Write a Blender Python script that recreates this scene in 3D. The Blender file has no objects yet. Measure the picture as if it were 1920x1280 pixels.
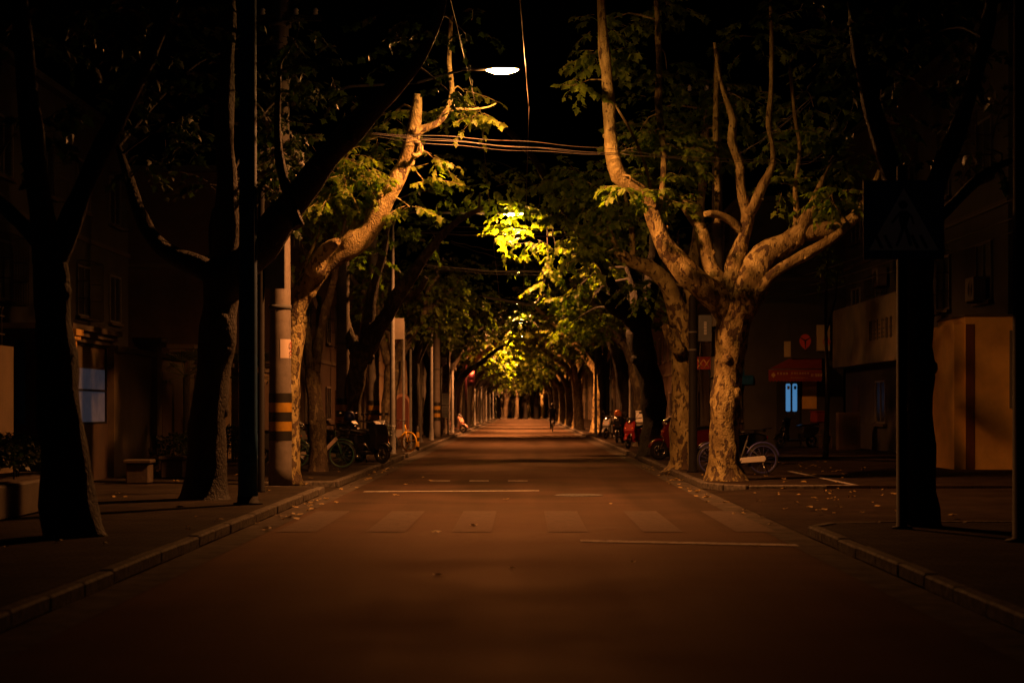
import bpy, math, random
import numpy as np
from mathutils import Vector, Matrix, noise

R = math.radians
scene = bpy.context.scene
COL = scene.collection

# ------------------------------------------------------------------ camera
F, CX, CY, CH = 3300.0, 980.0, 765.0, 1.5        # focal length in photo pixels, vanishing point, eye height
cam_d = bpy.data.cameras.new("camera")
cam = bpy.data.objects.new("camera", cam_d)
COL.objects.link(cam)
cam.location = (0, 0, CH)
cam.rotation_euler = (R(90), 0, 0)
cam_d.sensor_width = 36.0
cam_d.lens = 36.0 * F / 1920.0
cam_d.shift_x = -(CX - 960) / 1920.0
cam_d.shift_y = (CY - 640) / 1920.0
cam_d.clip_start = 0.1
cam_d.clip_end = 3000
cam_d.dof.use_dof = True
cam_d.dof.focus_distance = 33.0
cam_d.dof.aperture_fstop = 2.0
scene.camera = cam

# ------------------------------------------------------------------ world and exposure
world = bpy.data.worlds.new("World")
scene.world = world
world.use_nodes = True
wn = world.node_tree
sky = wn.nodes.new("ShaderNodeTexSky")
sky.sky_type = 'NISHITA'
sky.sun_disc = False
sky.sun_elevation = R(-5.0)
sky.sun_rotation = R(200)
bg = wn.nodes["Background"]
wn.links.new(sky.outputs[0], bg.inputs[0])
SKY_STRENGTH = 0.1
bg.inputs[1].default_value = SKY_STRENGTH
scene.view_settings.view_transform = 'Standard'
scene.view_settings.look = 'None'
scene.view_settings.exposure = -0.15
scene.view_settings.gamma = 1
cy = scene.cycles
cy.max_bounces = 6
cy.diffuse_bounces = 2
cy.glossy_bounces = 3
cy.transmission_bounces = 4
cy.transparent_max_bounces = 8
cy.caustics_reflective = False
cy.caustics_refractive = False
cy.sample_clamp_indirect = 2.0
try:
    cy.use_denoising = True
    cy.denoiser = 'OPENIMAGEDENOISE'
except Exception:
    pass

SODIUM = (1.0, 0.31, 0.075)
LAMP_W = 3200.0


# ------------------------------------------------------------------ measuring
def P(px, py, Y):
    return Vector(((px - CX) * Y / F, Y, CH + (CY - py) * Y / F))


# ------------------------------------------------------------------ materials
MATS = {}


def mat(name, color, rough=0.6, metal=0.0, vary=0.0, vscale=6.0, bump=0.0, bscale=40.0, color2=None, spec=None,
        coat=0.0, emit=None, estr=0.0):
    if name in MATS:
        return MATS[name]
    m = bpy.data.materials.new(name)
    m.use_nodes = True
    nt = m.node_tree
    b = nt.nodes["Principled BSDF"]
    b.inputs["Base Color"].default_value = (*color, 1)
    b.inputs["Roughness"].default_value = rough
    b.inputs["Metallic"].default_value = metal
    if spec is not None:
        b.inputs["Specular IOR Level"].default_value = spec
    if coat:
        b.inputs["Coat Weight"].default_value = coat
    if emit:
        b.inputs["Emission Color"].default_value = (*emit, 1)
        b.inputs["Emission Strength"].default_value = estr
    tc = nt.nodes.new("ShaderNodeTexCoord")
    if vary or color2:
        n = nt.nodes.new("ShaderNodeTexNoise")
        n.inputs["Scale"].default_value = vscale
        n.inputs["Detail"].default_value = 6
        n.inputs["Roughness"].default_value = 0.65
        nt.links.new(tc.outputs["Object"], n.inputs["Vector"])
        r = nt.nodes.new("ShaderNodeValToRGB")
        r.color_ramp.elements[0].position = 0.35
        r.color_ramp.elements[1].position = 0.65
        c2 = color2 if color2 else tuple(c * (1 + vary) for c in color)
        c1 = color if color2 else tuple(c * (1 - vary) for c in color)
        r.color_ramp.elements[0].color = (*c1, 1)
        r.color_ramp.elements[1].color = (*c2, 1)
        nt.links.new(n.outputs["Fac"], r.inputs["Fac"])
        nt.links.new(r.outputs["Color"], b.inputs["Base Color"])
    if bump:
        n2 = nt.nodes.new("ShaderNodeTexNoise")
        n2.inputs["Scale"].default_value = bscale
        n2.inputs["Detail"].default_value = 5
        nt.links.new(tc.outputs["Object"], n2.inputs["Vector"])
        bp = nt.nodes.new("ShaderNodeBump")
        bp.inputs["Strength"].default_value = bump
        bp.inputs["Distance"].default_value = 0.02
        nt.links.new(n2.outputs["Fac"], bp.inputs["Height"])
        nt.links.new(bp.outputs["Normal"], b.inputs["Normal"])
    MATS[name] = m
    return m


def asphalt_mat():
    m = bpy.data.materials.new("asphalt")
    m.use_nodes = True
    nt = m.node_tree
    b = nt.nodes["Principled BSDF"]
    tc = nt.nodes.new("ShaderNodeTexCoord")
    def tex(scale, detail=6, sx=1, sy=1):
        mp = nt.nodes.new("ShaderNodeMapping")
        mp.inputs["Scale"].default_value = (sx, sy, 1)
        nt.links.new(tc.outputs["Object"], mp.inputs["Vector"])
        n = nt.nodes.new("ShaderNodeTexNoise")
        n.inputs["Scale"].default_value = scale
        n.inputs["Detail"].default_value = detail
        nt.links.new(mp.outputs["Vector"], n.inputs["Vector"])
        return n.outputs["Fac"]
    fine, big, lane = tex(38, 5), tex(0.55, 7), tex(1.0, 4, 1.5, 0.05)
    def math_(op, a, c):
        n = nt.nodes.new("ShaderNodeMath"); n.operation = op
        for i, v in enumerate((a, c)):
            if isinstance(v, (int, float)): n.inputs[i].default_value = v
            else: nt.links.new(v, n.inputs[i])
        return n.outputs[0]
    s = math_('ADD', math_('MULTIPLY', fine, 0.3), math_('ADD', math_('MULTIPLY', big, 0.4), math_('MULTIPLY', lane, 0.3)))
    r = nt.nodes.new("ShaderNodeValToRGB")
    r.color_ramp.elements[0].position = 0.41; r.color_ramp.elements[0].color = (0.02, 0.0165, 0.0125, 1)
    r.color_ramp.elements[1].position = 0.6; r.color_ramp.elements[1].color = (0.066, 0.042, 0.030, 1)
    nt.links.new(s, r.inputs["Fac"])
    nt.links.new(r.outputs["Color"], b.inputs["Base Color"])
    mr = nt.nodes.new("ShaderNodeMapRange")
    mr.inputs["From Min"].default_value = 0.35; mr.inputs["From Max"].default_value = 0.65
    mr.inputs["To Min"].default_value = 0.52; mr.inputs["To Max"].default_value = 0.68
    nt.links.new(math_('ADD', math_('MULTIPLY', big, 0.6), math_('MULTIPLY', lane, 0.4)), mr.inputs["Value"])
    gl = nt.nodes.new("ShaderNodeBsdfGlossy")
    gl.inputs["Color"].default_value = (1, 0.76, 0.58, 1)
    nt.links.new(mr.outputs[0], gl.inputs["Roughness"])
    ms = nt.nodes.new("ShaderNodeMixShader")
    ms.inputs[0].default_value = 0.05
    nt.links.new(b.outputs[0], ms.inputs[1]); nt.links.new(gl.outputs[0], ms.inputs[2])
    nt.links.new(ms.outputs[0], nt.nodes["Material Output"].inputs["Surface"])
    b.inputs["Specular IOR Level"].default_value = 0.0
    bp = nt.nodes.new("ShaderNodeBump")
    bp.inputs["Strength"].default_value = 0.35
    bp.inputs["Distance"].default_value = 0.012
    nt.links.new(math_('ADD', tex(160, 3), math_('MULTIPLY', big, 1.2)), bp.inputs["Height"])
    nt.links.new(bp.outputs["Normal"], b.inputs["Normal"])
    nt.links.new(bp.outputs["Normal"], gl.inputs["Normal"])
    return m


def paver_mat(name, c1, c2, mortar, scale, rough=0.7):
    m = bpy.data.materials.new(name)
    m.use_nodes = True
    nt = m.node_tree
    b = nt.nodes["Principled BSDF"]
    tc = nt.nodes.new("ShaderNodeTexCoord")
    br = nt.nodes.new("ShaderNodeTexBrick")
    br.inputs["Scale"].default_value = scale
    br.inputs["Color1"].default_value = (*c1, 1)
    br.inputs["Color2"].default_value = (*c2, 1)
    br.inputs["Mortar"].default_value = (*mortar, 1)
    br.inputs["Mortar Size"].default_value = 0.018
    nt.links.new(tc.outputs["Object"], br.inputs["Vector"])
    n = nt.nodes.new("ShaderNodeTexNoise")
    n.inputs["Scale"].default_value = 1.3
    n.inputs["Detail"].default_value = 8
    nt.links.new(tc.outputs["Object"], n.inputs["Vector"])
    mx = nt.nodes.new("ShaderNodeMix"); mx.data_type = 'RGBA'; mx.blend_type = 'MULTIPLY'
    mx.inputs["Factor"].default_value = 0.8
    r = nt.nodes.new("ShaderNodeValToRGB")
    r.color_ramp.elements[0].position = 0.3; r.color_ramp.elements[0].color = (0.4, 0.4, 0.4, 1)
    r.color_ramp.elements[1].position = 0.65
    nt.links.new(n.outputs["Fac"], r.inputs["Fac"])
    nt.links.new(br.outputs["Color"], mx.inputs["A"])
    nt.links.new(r.outputs["Color"], mx.inputs["B"])
    nt.links.new(mx.outputs["Result"], b.inputs["Base Color"])
    b.inputs["Roughness"].default_value = rough
    b.inputs["Specular IOR Level"].default_value = 0.02
    bp = nt.nodes.new("ShaderNodeBump")
    bp.inputs["Strength"].default_value = 0.5
    bp.inputs["Distance"].default_value = 0.01
    nt.links.new(br.outputs["Fac"], bp.inputs["Height"])
    bp.invert = True
    nt.links.new(bp.outputs["Normal"], b.inputs["Normal"])
    return m


def worn_paint_mat(name, paint, keep):
    m = bpy.data.materials.new(name)
    m.use_nodes = True
    nt = m.node_tree
    b = nt.nodes["Principled BSDF"]
    tc = nt.nodes.new("ShaderNodeTexCoord")
    n = nt.nodes.new("ShaderNodeTexNoise")
    n.inputs["Scale"].default_value = 7
    n.inputs["Detail"].default_value = 9
    n.inputs["Roughness"].default_value = 0.75
    nt.links.new(tc.outputs["Object"], n.inputs["Vector"])
    r = nt.nodes.new("ShaderNodeValToRGB")
    r.color_ramp.elements[0].position = keep; r.color_ramp.elements[0].color = (*paint, 1)
    r.color_ramp.elements[1].position = keep + 0.14; r.color_ramp.elements[1].color = (0.055, 0.052, 0.05, 1)
    nt.links.new(n.outputs["Fac"], r.inputs["Fac"])
    nt.links.new(r.outputs["Color"], b.inputs["Base Color"])
    b.inputs["Roughness"].default_value = 0.6
    b.inputs["Specular IOR Level"].default_value = 0.0
    gl = nt.nodes.new("ShaderNodeBsdfGlossy")
    gl.inputs["Color"].default_value = (1, 0.76, 0.58, 1)
    gl.inputs["Roughness"].default_value = 0.64
    ms = nt.nodes.new("ShaderNodeMixShader")
    ms.inputs[0].default_value = 0.05
    nt.links.new(b.outputs[0], ms.inputs[1]); nt.links.new(gl.outputs[0], ms.inputs[2])
    nt.links.new(ms.outputs[0], nt.nodes["Material Output"].inputs["Surface"])
    return m


def bark_mat(name, pale, olive, dark, cut, vein=0.5, age=False):
    m = bpy.data.materials.new(name)
    m.use_nodes = True
    nt = m.node_tree
    b = nt.nodes["Principled BSDF"]
    tc = nt.nodes.new("ShaderNodeTexCoord")
    mp = nt.nodes.new("ShaderNodeMapping")
    mp.inputs["Scale"].default_value = (1, 1, 0.55)
    nt.links.new(tc.outputs["Object"], mp.inputs["Vector"])
    def ns(scale, detail, dist=0.0):
        n = nt.nodes.new("ShaderNodeTexNoise")
        n.inputs["Scale"].default_value = scale
        n.inputs["Detail"].default_value = detail
        n.inputs["Distortion"].default_value = dist
        nt.links.new(mp.outputs["Vector"], n.inputs["Vector"])
        return n.outputs["Fac"]
    a = ns(6.5, 5, 0.5)
    c = ns(11, 5, 0.3)
    big = ns(1.1, 3)
    r1 = nt.nodes.new("ShaderNodeValToRGB")
    r1.color_ramp.interpolation = 'EASE'
    r1.color_ramp.elements[0].position = 0.45; r1.color_ramp.elements[0].color = (*pale, 1)
    r1.color_ramp.elements[1].position = 0.56; r1.color_ramp.elements[1].color = (*olive, 1)
    nt.links.new(a, r1.inputs["Fac"])
    ad = nt.nodes.new("ShaderNodeMath"); ad.operation = 'MULTIPLY_ADD'
    nt.links.new(big, ad.inputs[0]); ad.inputs[1].default_value = 0.45; nt.links.new(c, ad.inputs[2])
    sx = nt.nodes.new("ShaderNodeSeparateXYZ"); nt.links.new(tc.outputs["Object"], sx.inputs[0])
    hz = nt.nodes.new("ShaderNodeMapRange")
    hz.inputs["From Min"].default_value = 2.8; hz.inputs["From Max"].default_value = 5.0
    hz.inputs["To Min"].default_value = 0.0; hz.inputs["To Max"].default_value = -0.09 if age else 0.0
    nt.links.new(sx.outputs["Z"], hz.inputs["Value"])
    ad2 = nt.nodes.new("ShaderNodeMath"); ad2.operation = 'ADD'
    nt.links.new(ad.outputs[0], ad2.inputs[0]); nt.links.new(hz.outputs[0], ad2.inputs[1])
    ad = ad2
    r2 = nt.nodes.new("ShaderNodeValToRGB")
    r2.color_ramp.elements[0].position = cut; r2.color_ramp.elements[0].color = (0, 0, 0, 1)
    r2.color_ramp.elements[1].position = cut + 0.03; r2.color_ramp.elements[1].color = (1, 1, 1, 1)
    nt.links.new(ad.outputs[0], r2.inputs["Fac"])
    mx = nt.nodes.new("ShaderNodeMix"); mx.data_type = 'RGBA'
    nt.links.new(r2.outputs["Color"], mx.inputs["Factor"])
    nt.links.new(r1.outputs["Color"], mx.inputs["A"])
    mx.inputs["B"].default_value = (*dark, 1)
    grime = nt.nodes.new("ShaderNodeMix"); grime.data_type = 'RGBA'; grime.blend_type = 'MULTIPLY'
    grime.inputs["Factor"].default_value = 0.95
    gr = nt.nodes.new("ShaderNodeValToRGB")
    gr.color_ramp.elements[0].position = 0.36; gr.color_ramp.elements[0].color = (0.42, 0.38, 0.34, 1)
    gr.color_ramp.elements[1].position = 0.6
    nt.links.new(ns(2.3, 7, 0.8), gr.inputs["Fac"])
    nt.links.new(mx.outputs["Result"], grime.inputs["A"]); nt.links.new(gr.outputs["Color"], grime.inputs["B"])
    nt.links.new(grime.outputs["Result"], b.inputs["Base Color"])
    b.inputs["Roughness"].default_value = 0.75
    bp = nt.nodes.new("ShaderNodeBump")
    bp.inputs["Strength"].default_value = vein
    bp.inputs["Distance"].default_value = 0.05
    fine = ns(38, 5)
    sm = nt.nodes.new("ShaderNodeMath"); sm.operation = 'MULTIPLY_ADD'
    nt.links.new(r2.outputs["Color"], sm.inputs[0]); sm.inputs[1].default_value = 0.5; nt.links.new(fine, sm.inputs[2])
    nt.links.new(sm.outputs[0], bp.inputs["Height"])
    nt.links.new(bp.outputs["Normal"], b.inputs["Normal"])
    return m


def leaf_mat(name, c1, c2, trans=0.5):
    m = bpy.data.materials.new(name)
    m.use_nodes = True
    nt = m.node_tree
    for n in list(nt.nodes):
        nt.nodes.remove(n)
    out = nt.nodes.new("ShaderNodeOutputMaterial")
    g = nt.nodes.new("ShaderNodeNewGeometry")
    r = nt.nodes.new("ShaderNodeValToRGB")
    r.color_ramp.elements[0].color = (*c1, 1)
    r.color_ramp.elements[1].color = (*c2, 1)
    nt.links.new(g.outputs["Random Per Island"], r.inputs["Fac"])
    d = nt.nodes.new("ShaderNodeBsdfPrincipled")
    d.inputs["Roughness"].default_value = 0.5
    d.inputs["Specular IOR Level"].default_value = 0.35
    nt.links.new(r.outputs["Color"], d.inputs["Base Color"])
    t = nt.nodes.new("ShaderNodeBsdfTranslucent")
    mul = nt.nodes.new("ShaderNodeMix"); mul.data_type = 'RGBA'; mul.blend_type = 'MULTIPLY'
    mul.inputs["Factor"].default_value = 1.0
    mul.inputs["B"].default_value = (2.2, 3.0, 0.5, 1)
    nt.links.new(r.outputs["Color"], mul.inputs["A"])
    nt.links.new(mul.outputs["Result"], t.inputs["Color"])
    mx = nt.nodes.new("ShaderNodeMixShader")
    mx.inputs[0].default_value = trans
    nt.links.new(d.outputs[0], mx.inputs[1])
    nt.links.new(t.outputs[0], mx.inputs[2])
    nt.links.new(mx.outputs[0], out.inputs["Surface"])
    return m


M = {}
M['asphalt'] = asphalt_mat()
M['pavers'] = paver_mat("pavers", (0.055, 0.043, 0.034), (0.036, 0.03, 0.025), (0.015, 0.013, 0.011), 2.2)
M['pavers_red'] = paver_mat("pavers_red", (0.06, 0.042, 0.032), (0.04, 0.03, 0.025), (0.017, 0.014, 0.012), 3.0)
M['brick'] = paver_mat("brick", (0.20, 0.09, 0.06), (0.15, 0.07, 0.05), (0.12, 0.11, 0.1), 4.0)
M['kerb'] = mat("kerb_granite", (0.11, 0.098, 0.085), 0.7, vary=0.5, vscale=14, bump=0.4, bscale=60, spec=0.03)
M['gutter'] = mat("gutter_concrete", (0.085, 0.072, 0.06), 0.75, vary=0.35, vscale=3, bump=0.3, bscale=50, spec=0.01)
M['zebra'] = worn_paint_mat("zebra_paint", (0.088, 0.074, 0.068), 0.46)
M['line'] = worn_paint_mat("line_paint", (0.42, 0.39, 0.36), 0.49)
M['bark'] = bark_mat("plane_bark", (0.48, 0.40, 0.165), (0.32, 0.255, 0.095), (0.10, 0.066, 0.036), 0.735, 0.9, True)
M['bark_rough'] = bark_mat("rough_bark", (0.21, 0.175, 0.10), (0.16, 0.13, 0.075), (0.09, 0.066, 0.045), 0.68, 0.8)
M['bark_dark'] = bark_mat("shaded_bark", (0.036, 0.029, 0.022), (0.03, 0.025, 0.019), (0.02, 0.016, 0.013), 0.66, 0.8)  # plane bark darkened, shade of unlit trunks put into its colour
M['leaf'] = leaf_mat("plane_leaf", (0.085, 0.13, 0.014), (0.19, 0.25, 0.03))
M['leaf_dark'] = leaf_mat("shaded_leaf", (0.012, 0.02, 0.004), (0.026, 0.042, 0.008), 0.15)  # same leaf with the shade of unlit crowns put into its colour
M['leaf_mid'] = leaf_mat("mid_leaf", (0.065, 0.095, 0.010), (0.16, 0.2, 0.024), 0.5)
M['leaf_lit'] = leaf_mat("lit_leaf", (0.085, 0.12, 0.012), (0.2, 0.24, 0.028), 0.58)  # lamp-lit crowns, brightness put into leaf colour and translucency
M['dry_leaf'] = mat("dry_leaf", (0.35, 0.24, 0.07), 0.7, vary=0.3, vscale=4)
M['concrete'] = mat("pole_concrete", (0.15, 0.13, 0.115), 0.75, vary=0.2, vscale=5, bump=0.25, bscale=70)
M['steel'] = mat("galvanised_steel", (0.10, 0.10, 0.10), 0.6, 0.0, vary=0.25, spec=0.2)
M['dark_steel'] = mat("dark_painted_steel", (0.012, 0.012, 0.014), 0.7, 0.0, vary=0.2, spec=0.1)
M['blue_pole'] = mat("blue_pole_paint", (0.012, 0.07, 0.19), 0.6, 0.0, vary=0.2, spec=0.15)
M['black'] = mat("black_paint", (0.014, 0.013, 0.013), 0.5)
M['yellow'] = mat("yellow_paint", (0.36, 0.2, 0.015), 0.5, vary=0.15, vscale=8)
M['rubber'] = mat("rubber", (0.014, 0.014, 0.014), 0.75)
M['plastic'] = mat("black_plastic", (0.014, 0.013, 0.014), 0.3, coat=0.3)
M['chrome'] = mat("chrome", (0.7, 0.7, 0.7), 0.18, 1.0)
M['white'] = mat("white_paint", (0.7, 0.68, 0.65), 0.4)
M['red_plastic'] = mat("red_plastic", (0.17, 0.012, 0.01), 0.22, coat=0.5)
M['pink_plastic'] = mat("pink_plastic", (0.62, 0.35, 0.3), 0.3, coat=0.4)
M['grey_plastic'] = mat("grey_plastic", (0.14, 0.135, 0.13), 0.3, coat=0.4)
M['green_rim'] = mat("green_rim", (0.03, 0.10, 0.07), 0.4)
M['dark_green'] = mat("dark_green_paint", (0.03, 0.09, 0.05), 0.35)
M['blue_rim'] = mat("blue_rim", (0.055, 0.06, 0.26), 0.4)
M['yellow_rim'] = mat("yellow_rim", (0.7, 0.38, 0.015), 0.4)
M['orange'] = mat("orange_lens", (0.8, 0.2, 0.02), 0.25)
M['red_lens'] = mat("red_lens", (0.5, 0.02, 0.02), 0.2)
M['skin'] = mat("skin", (0.35, 0.2, 0.14), 0.55)
M['dark_cloth'] = mat("dark_cloth", (0.018, 0.017, 0.02), 0.85)
M['hair'] = mat("hair", (0.01, 0.009, 0.008), 0.5)
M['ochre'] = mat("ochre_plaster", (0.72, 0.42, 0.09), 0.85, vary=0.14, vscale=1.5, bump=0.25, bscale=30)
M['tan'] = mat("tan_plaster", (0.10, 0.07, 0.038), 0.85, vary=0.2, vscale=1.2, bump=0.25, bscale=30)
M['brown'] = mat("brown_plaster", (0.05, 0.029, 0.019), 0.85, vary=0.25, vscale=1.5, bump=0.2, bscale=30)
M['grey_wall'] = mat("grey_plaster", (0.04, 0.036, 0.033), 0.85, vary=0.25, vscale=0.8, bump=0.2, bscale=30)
M['brown_stripe'] = mat("brown_stripe_paint", (0.13, 0.045, 0.022), 0.8, vary=0.12)
M['stone'] = mat("carved_stone", (0.07, 0.053, 0.037), 0.8, vary=0.2, vscale=4, bump=0.3)
M['glass'] = mat("dark_glass", (0.01, 0.011, 0.013), 0.35)
M['frame'] = mat("window_frame", (0.15, 0.135, 0.12), 0.5)
M['iron'] = mat("iron_bars", (0.05, 0.045, 0.04), 0.55, 0.3)
M['sign_blue'] = mat("sign_blue", (0.012, 0.022, 0.13), 0.45)
M['sign_white'] = mat("sign_white", (0.7, 0.69, 0.67), 0.5)
M['sign_back'] = mat("sign_back", (0.12, 0.13, 0.15), 0.5, 0.3, vary=0.15)
M['sign_face'] = mat("pale_sign_face", (0.2, 0.17, 0.14), 0.5, vary=0.2, vscale=2)
M['poster'] = mat("poster_paper", (0.55, 0.45, 0.38), 0.7)
M['red_paint'] = mat("red_sign_paint", (0.65, 0.07, 0.03), 0.5)
M['awning'] = mat("red_awning_cloth", (0.27, 0.035, 0.018), 0.85, vary=0.15, vscale=3)
M['gold'] = mat("gold_lettering", (0.65, 0.42, 0.14), 0.5)
M['board'] = mat("faded_billboard", (0.23, 0.18, 0.12), 0.7, color2=(0.12, 0.105, 0.085), vscale=1.2)
M['cream'] = mat("cream_lightbox", (0.5, 0.38, 0.2), 0.5)
M['cable'] = mat("cable_sheath", (0.07, 0.06, 0.055), 0.45)
M['maroon'] = mat("maroon_board", (0.2, 0.05, 0.03), 0.6)
M['pink_trim'] = mat("pink_trim", (0.65, 0.32, 0.2), 0.6)
M['palm'] = leaf_mat("palm_leaf", (0.05, 0.07, 0.02), (0.08, 0.1, 0.03), 0.3)
M['lamp_glow'] = mat("lamp_glow", (1, 0.8, 0.6), 0.4, emit=(1.0, 0.40, 0.10), estr=1500)
M['lamp_glow_far'] = mat("lamp_glow_far", (1, 0.8, 0.6), 0.4, emit=(1.0, 0.40, 0.10), estr=420)
M['blue_glow'] = mat("cool_door_glass", (0.05, 0.1, 0.14), 0.3, emit=(0.09, 0.30, 0.62), estr=0.62, color2=(0.06, 0.11, 0.15))
M['cool_panel'] = mat("cool_lit_panel", (0.10, 0.11, 0.13), 0.6, vary=0.25, vscale=5, emit=(0.35, 0.42, 0.62), estr=0.035)  # pale wall panel, cool light on it put in as weak emission
M['red_glow'] = mat("red_signal_glow", (0.6, 0.05, 0.03), 0.4, emit=(1.0, 0.10, 0.03), estr=9)
M['green_glow'] = mat("green_signal_glow", (0.02, 0.4, 0.2), 0.4, emit=(0.03, 0.5, 0.25), estr=0.5)


# ------------------------------------------------------------------ mesh building
class MB:
    def __init__(self):
        self.v, self.f, self.m, self.s = [], [], [], []

    def face(self, pts, mi=0, smooth=False):
        n = len(self.v)
        self.v += [tuple(p) for p in pts]
        self.f.append(tuple(range(n, n + len(pts)))); self.m.append(mi); self.s.append(smooth)

    def grid(self, rings, mi=0, closed=True, caps=True, smooth=True):
        n0 = len(self.v); k = len(rings[0])
        for r in rings:
            self.v += [tuple(p) for p in r]
        for i in range(len(rings) - 1):
            for j in range(k if closed else k - 1):
                a = n0 + i * k + j; b = n0 + i * k + (j + 1) % k
                self.f.append((a, b, b + k, a + k)); self.m.append(mi); self.s.append(smooth)
        if caps and closed:
            self.f.append(tuple(n0 + j for j in reversed(range(k)))); self.m.append(mi); self.s.append(False)
            e = n0 + (len(rings) - 1) * k
            self.f.append(tuple(e + j for j in range(k))); self.m.append(mi); self.s.append(False)

    def box(self, c, d, mi=0, rz=0.0, bev=0.0):
        cx, cy_, cz = c; hx, hy, hz = d[0] / 2, d[1] / 2, d[2] / 2
        co, si = math.cos(rz), math.sin(rz)
        def w(x, y, z): return (cx + x * co - y * si, cy_ + x * si + y * co, cz + z)
        if bev <= 0:
            q = [w(x, y, z) for z in (-hz, hz) for x, y in ((-hx, -hy), (hx, -hy), (hx, hy), (-hx, hy))]
            n = len(self.v); self.v += q
            for f in ((3, 2, 1, 0), (4, 5, 6, 7), (0, 1, 5, 4), (1, 2, 6, 5), (2, 3, 7, 6), (3, 0, 4, 7)):
                self.f.append(tuple(n + i for i in f)); self.m.append(mi); self.s.append(False)
        else:
            b = min(bev, hx * .9, hy * .9, hz * .9)
            def ring(e, z):
                x, y = hx - e, hy - e
                k = b * 0.8
                return [w(*p, z) for p in ((-x + k, -y), (x - k, -y), (x, -y + k), (x, y - k), (x - k, y), (-x + k, y), (-x, y - k), (-x, -y + k))]
            self.grid([ring(b, -hz), ring(0, -hz + b), ring(0, hz - b), ring(b, hz)], mi, smooth=False)

    def tube(self, pts, rad, n=8, mi=0, caps=True, noise_amp=0.0, seed=0.0):
        pts = [Vector(p) for p in pts]
        if not hasattr(rad, '__len__'): rad = [rad] * len(pts)
        rings = []; up = None
        for i, p in enumerate(pts):
            t = (pts[min(i + 1, len(pts) - 1)] - pts[max(i - 1, 0)])
            if t.length < 1e-9: t = Vector((0, 0, 1))
            t.normalize()
            if up is None:
                a = Vector((1, 0, 0)) if abs(t.x) < 0.8 else Vector((0, 1, 0))
                u = t.cross(a).normalized()
            else:
                u = (up - t * up.dot(t)).normalized()
            up = u; w = t.cross(u)
            r = rad[i]; ring = []
            for j in range(n):
                a = 2 * math.pi * j / n
                d = u * math.cos(a) + w * math.sin(a)
                rr = r
                if noise_amp:
                    q = p * 2.2 + d * 0.8 + Vector((seed, seed * 1.7, 0))
                    rr = r * (1 + noise_amp * (noise.noise(q) + 0.5 * noise.noise(q * 2.7)))
                ring.append(p + d * rr)
            rings.append(ring)
        self.grid(rings, mi, True, caps)

    def lathe(self, prof, c=(0, 0, 0), n=16, mi=0, axis='z', caps=True):
        rings = []
        for r, z in prof:
            ring = []
            for j in range(n):
                a = 2 * math.pi * j / n
                x, y = r * math.cos(a), r * math.sin(a)
                q = {'z': (x, y, z), 'y': (x, z, -y), 'x': (z, x, y)}[axis]
                ring.append((c[0] + q[0], c[1] + q[1], c[2] + q[2]))
            rings.append(ring)
        self.grid(rings, mi, True, caps)

    def torus(self, c, Rr, r, n=28, k=8, mi=0, axis='y', arc=(0, 2 * math.pi), sq=1.0):
        full = abs(arc[1] - arc[0]) > 6.28
        rings = []
        cnt = n if full else n + 1
        for i in range(cnt):
            a = arc[0] + (arc[1] - arc[0]) * i / n
            ring = []
            for j in range(k):
                b = 2 * math.pi * j / k
                rr = Rr + r * math.cos(b); o = r * sq * math.sin(b)
                ring.append((c[0] + rr * math.cos(a), c[1] + o, c[2] + rr * math.sin(a)))
            rings.append(ring)
        if full: rings.append(rings[0])
        self.grid(rings, mi, True, not full)

    def prism(self, prof, w, mi=0, y=0.0, inset=0.9, smooth=False):
        """side profile (x, z) given width along y, with rounded shoulders"""
        cx = sum(p[0] for p in prof) / len(prof); cz = sum(p[1] for p in prof) / len(prof)
        def ring(s, yy): return [(cx + (p[0] - cx) * s, yy, cz + (p[1] - cz) * s) for p in prof]
        h = w / 2
        self.grid([ring(inset, y - h), ring(1, y - h * 0.72), ring(1, y + h * 0.72), ring(inset, y + h)], mi, smooth=smooth)

    def build(self, name, mats, parent=None, loc=None):
        me = bpy.data.meshes.new(name)
        me.from_pydata(self.v, [], self.f)
        if not isinstance(mats, (list, tuple)): mats = [mats]
        for m in mats: me.materials.append(m)
        me.polygons.foreach_set("material_index", self.m)
        me.polygons.foreach_set("use_smooth", self.s)
        me.update()
        o = bpy.data.objects.new(name, me)
        COL.objects.link(o)
        if parent: o.parent = parent
        if loc is not None: o.location = loc
        return o


def tag(o, label, cat, group=None, kind=None):
    o["label"] = label; o["category"] = cat
    if group: o["group"] = group
    if kind: o["kind"] = kind
    return o


def thing(name, label, cat, loc=(0, 0, 0), rz=0.0, group=None):
    o = bpy.data.objects.new(name, None)
    o.empty_display_size = 0.2
    COL.objects.link(o)
    o.location = loc; o.rotation_euler = (0, 0, rz)
    return tag(o, label, cat, group)


def struct(name, mb, mats):
    o = mb.build(name, mats)
    o["kind"] = "structure"
    return o


def dup(root, label, loc, rz=0.0, scale=None, group=None):
    r = root.copy(); COL.objects.link(r)
    r.location = loc; r.rotation_euler = (0, 0, rz)
    if scale: r.scale = scale
    r["label"] = label
    if group: r["group"] = group
    for ch in [q for q in root.children if q.type != 'LIGHT']:
        c = ch.copy(); COL.objects.link(c); c.parent = r
        for g in ch.children:
            d = g.copy(); COL.objects.link(d); d.parent = c
    return r


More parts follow.
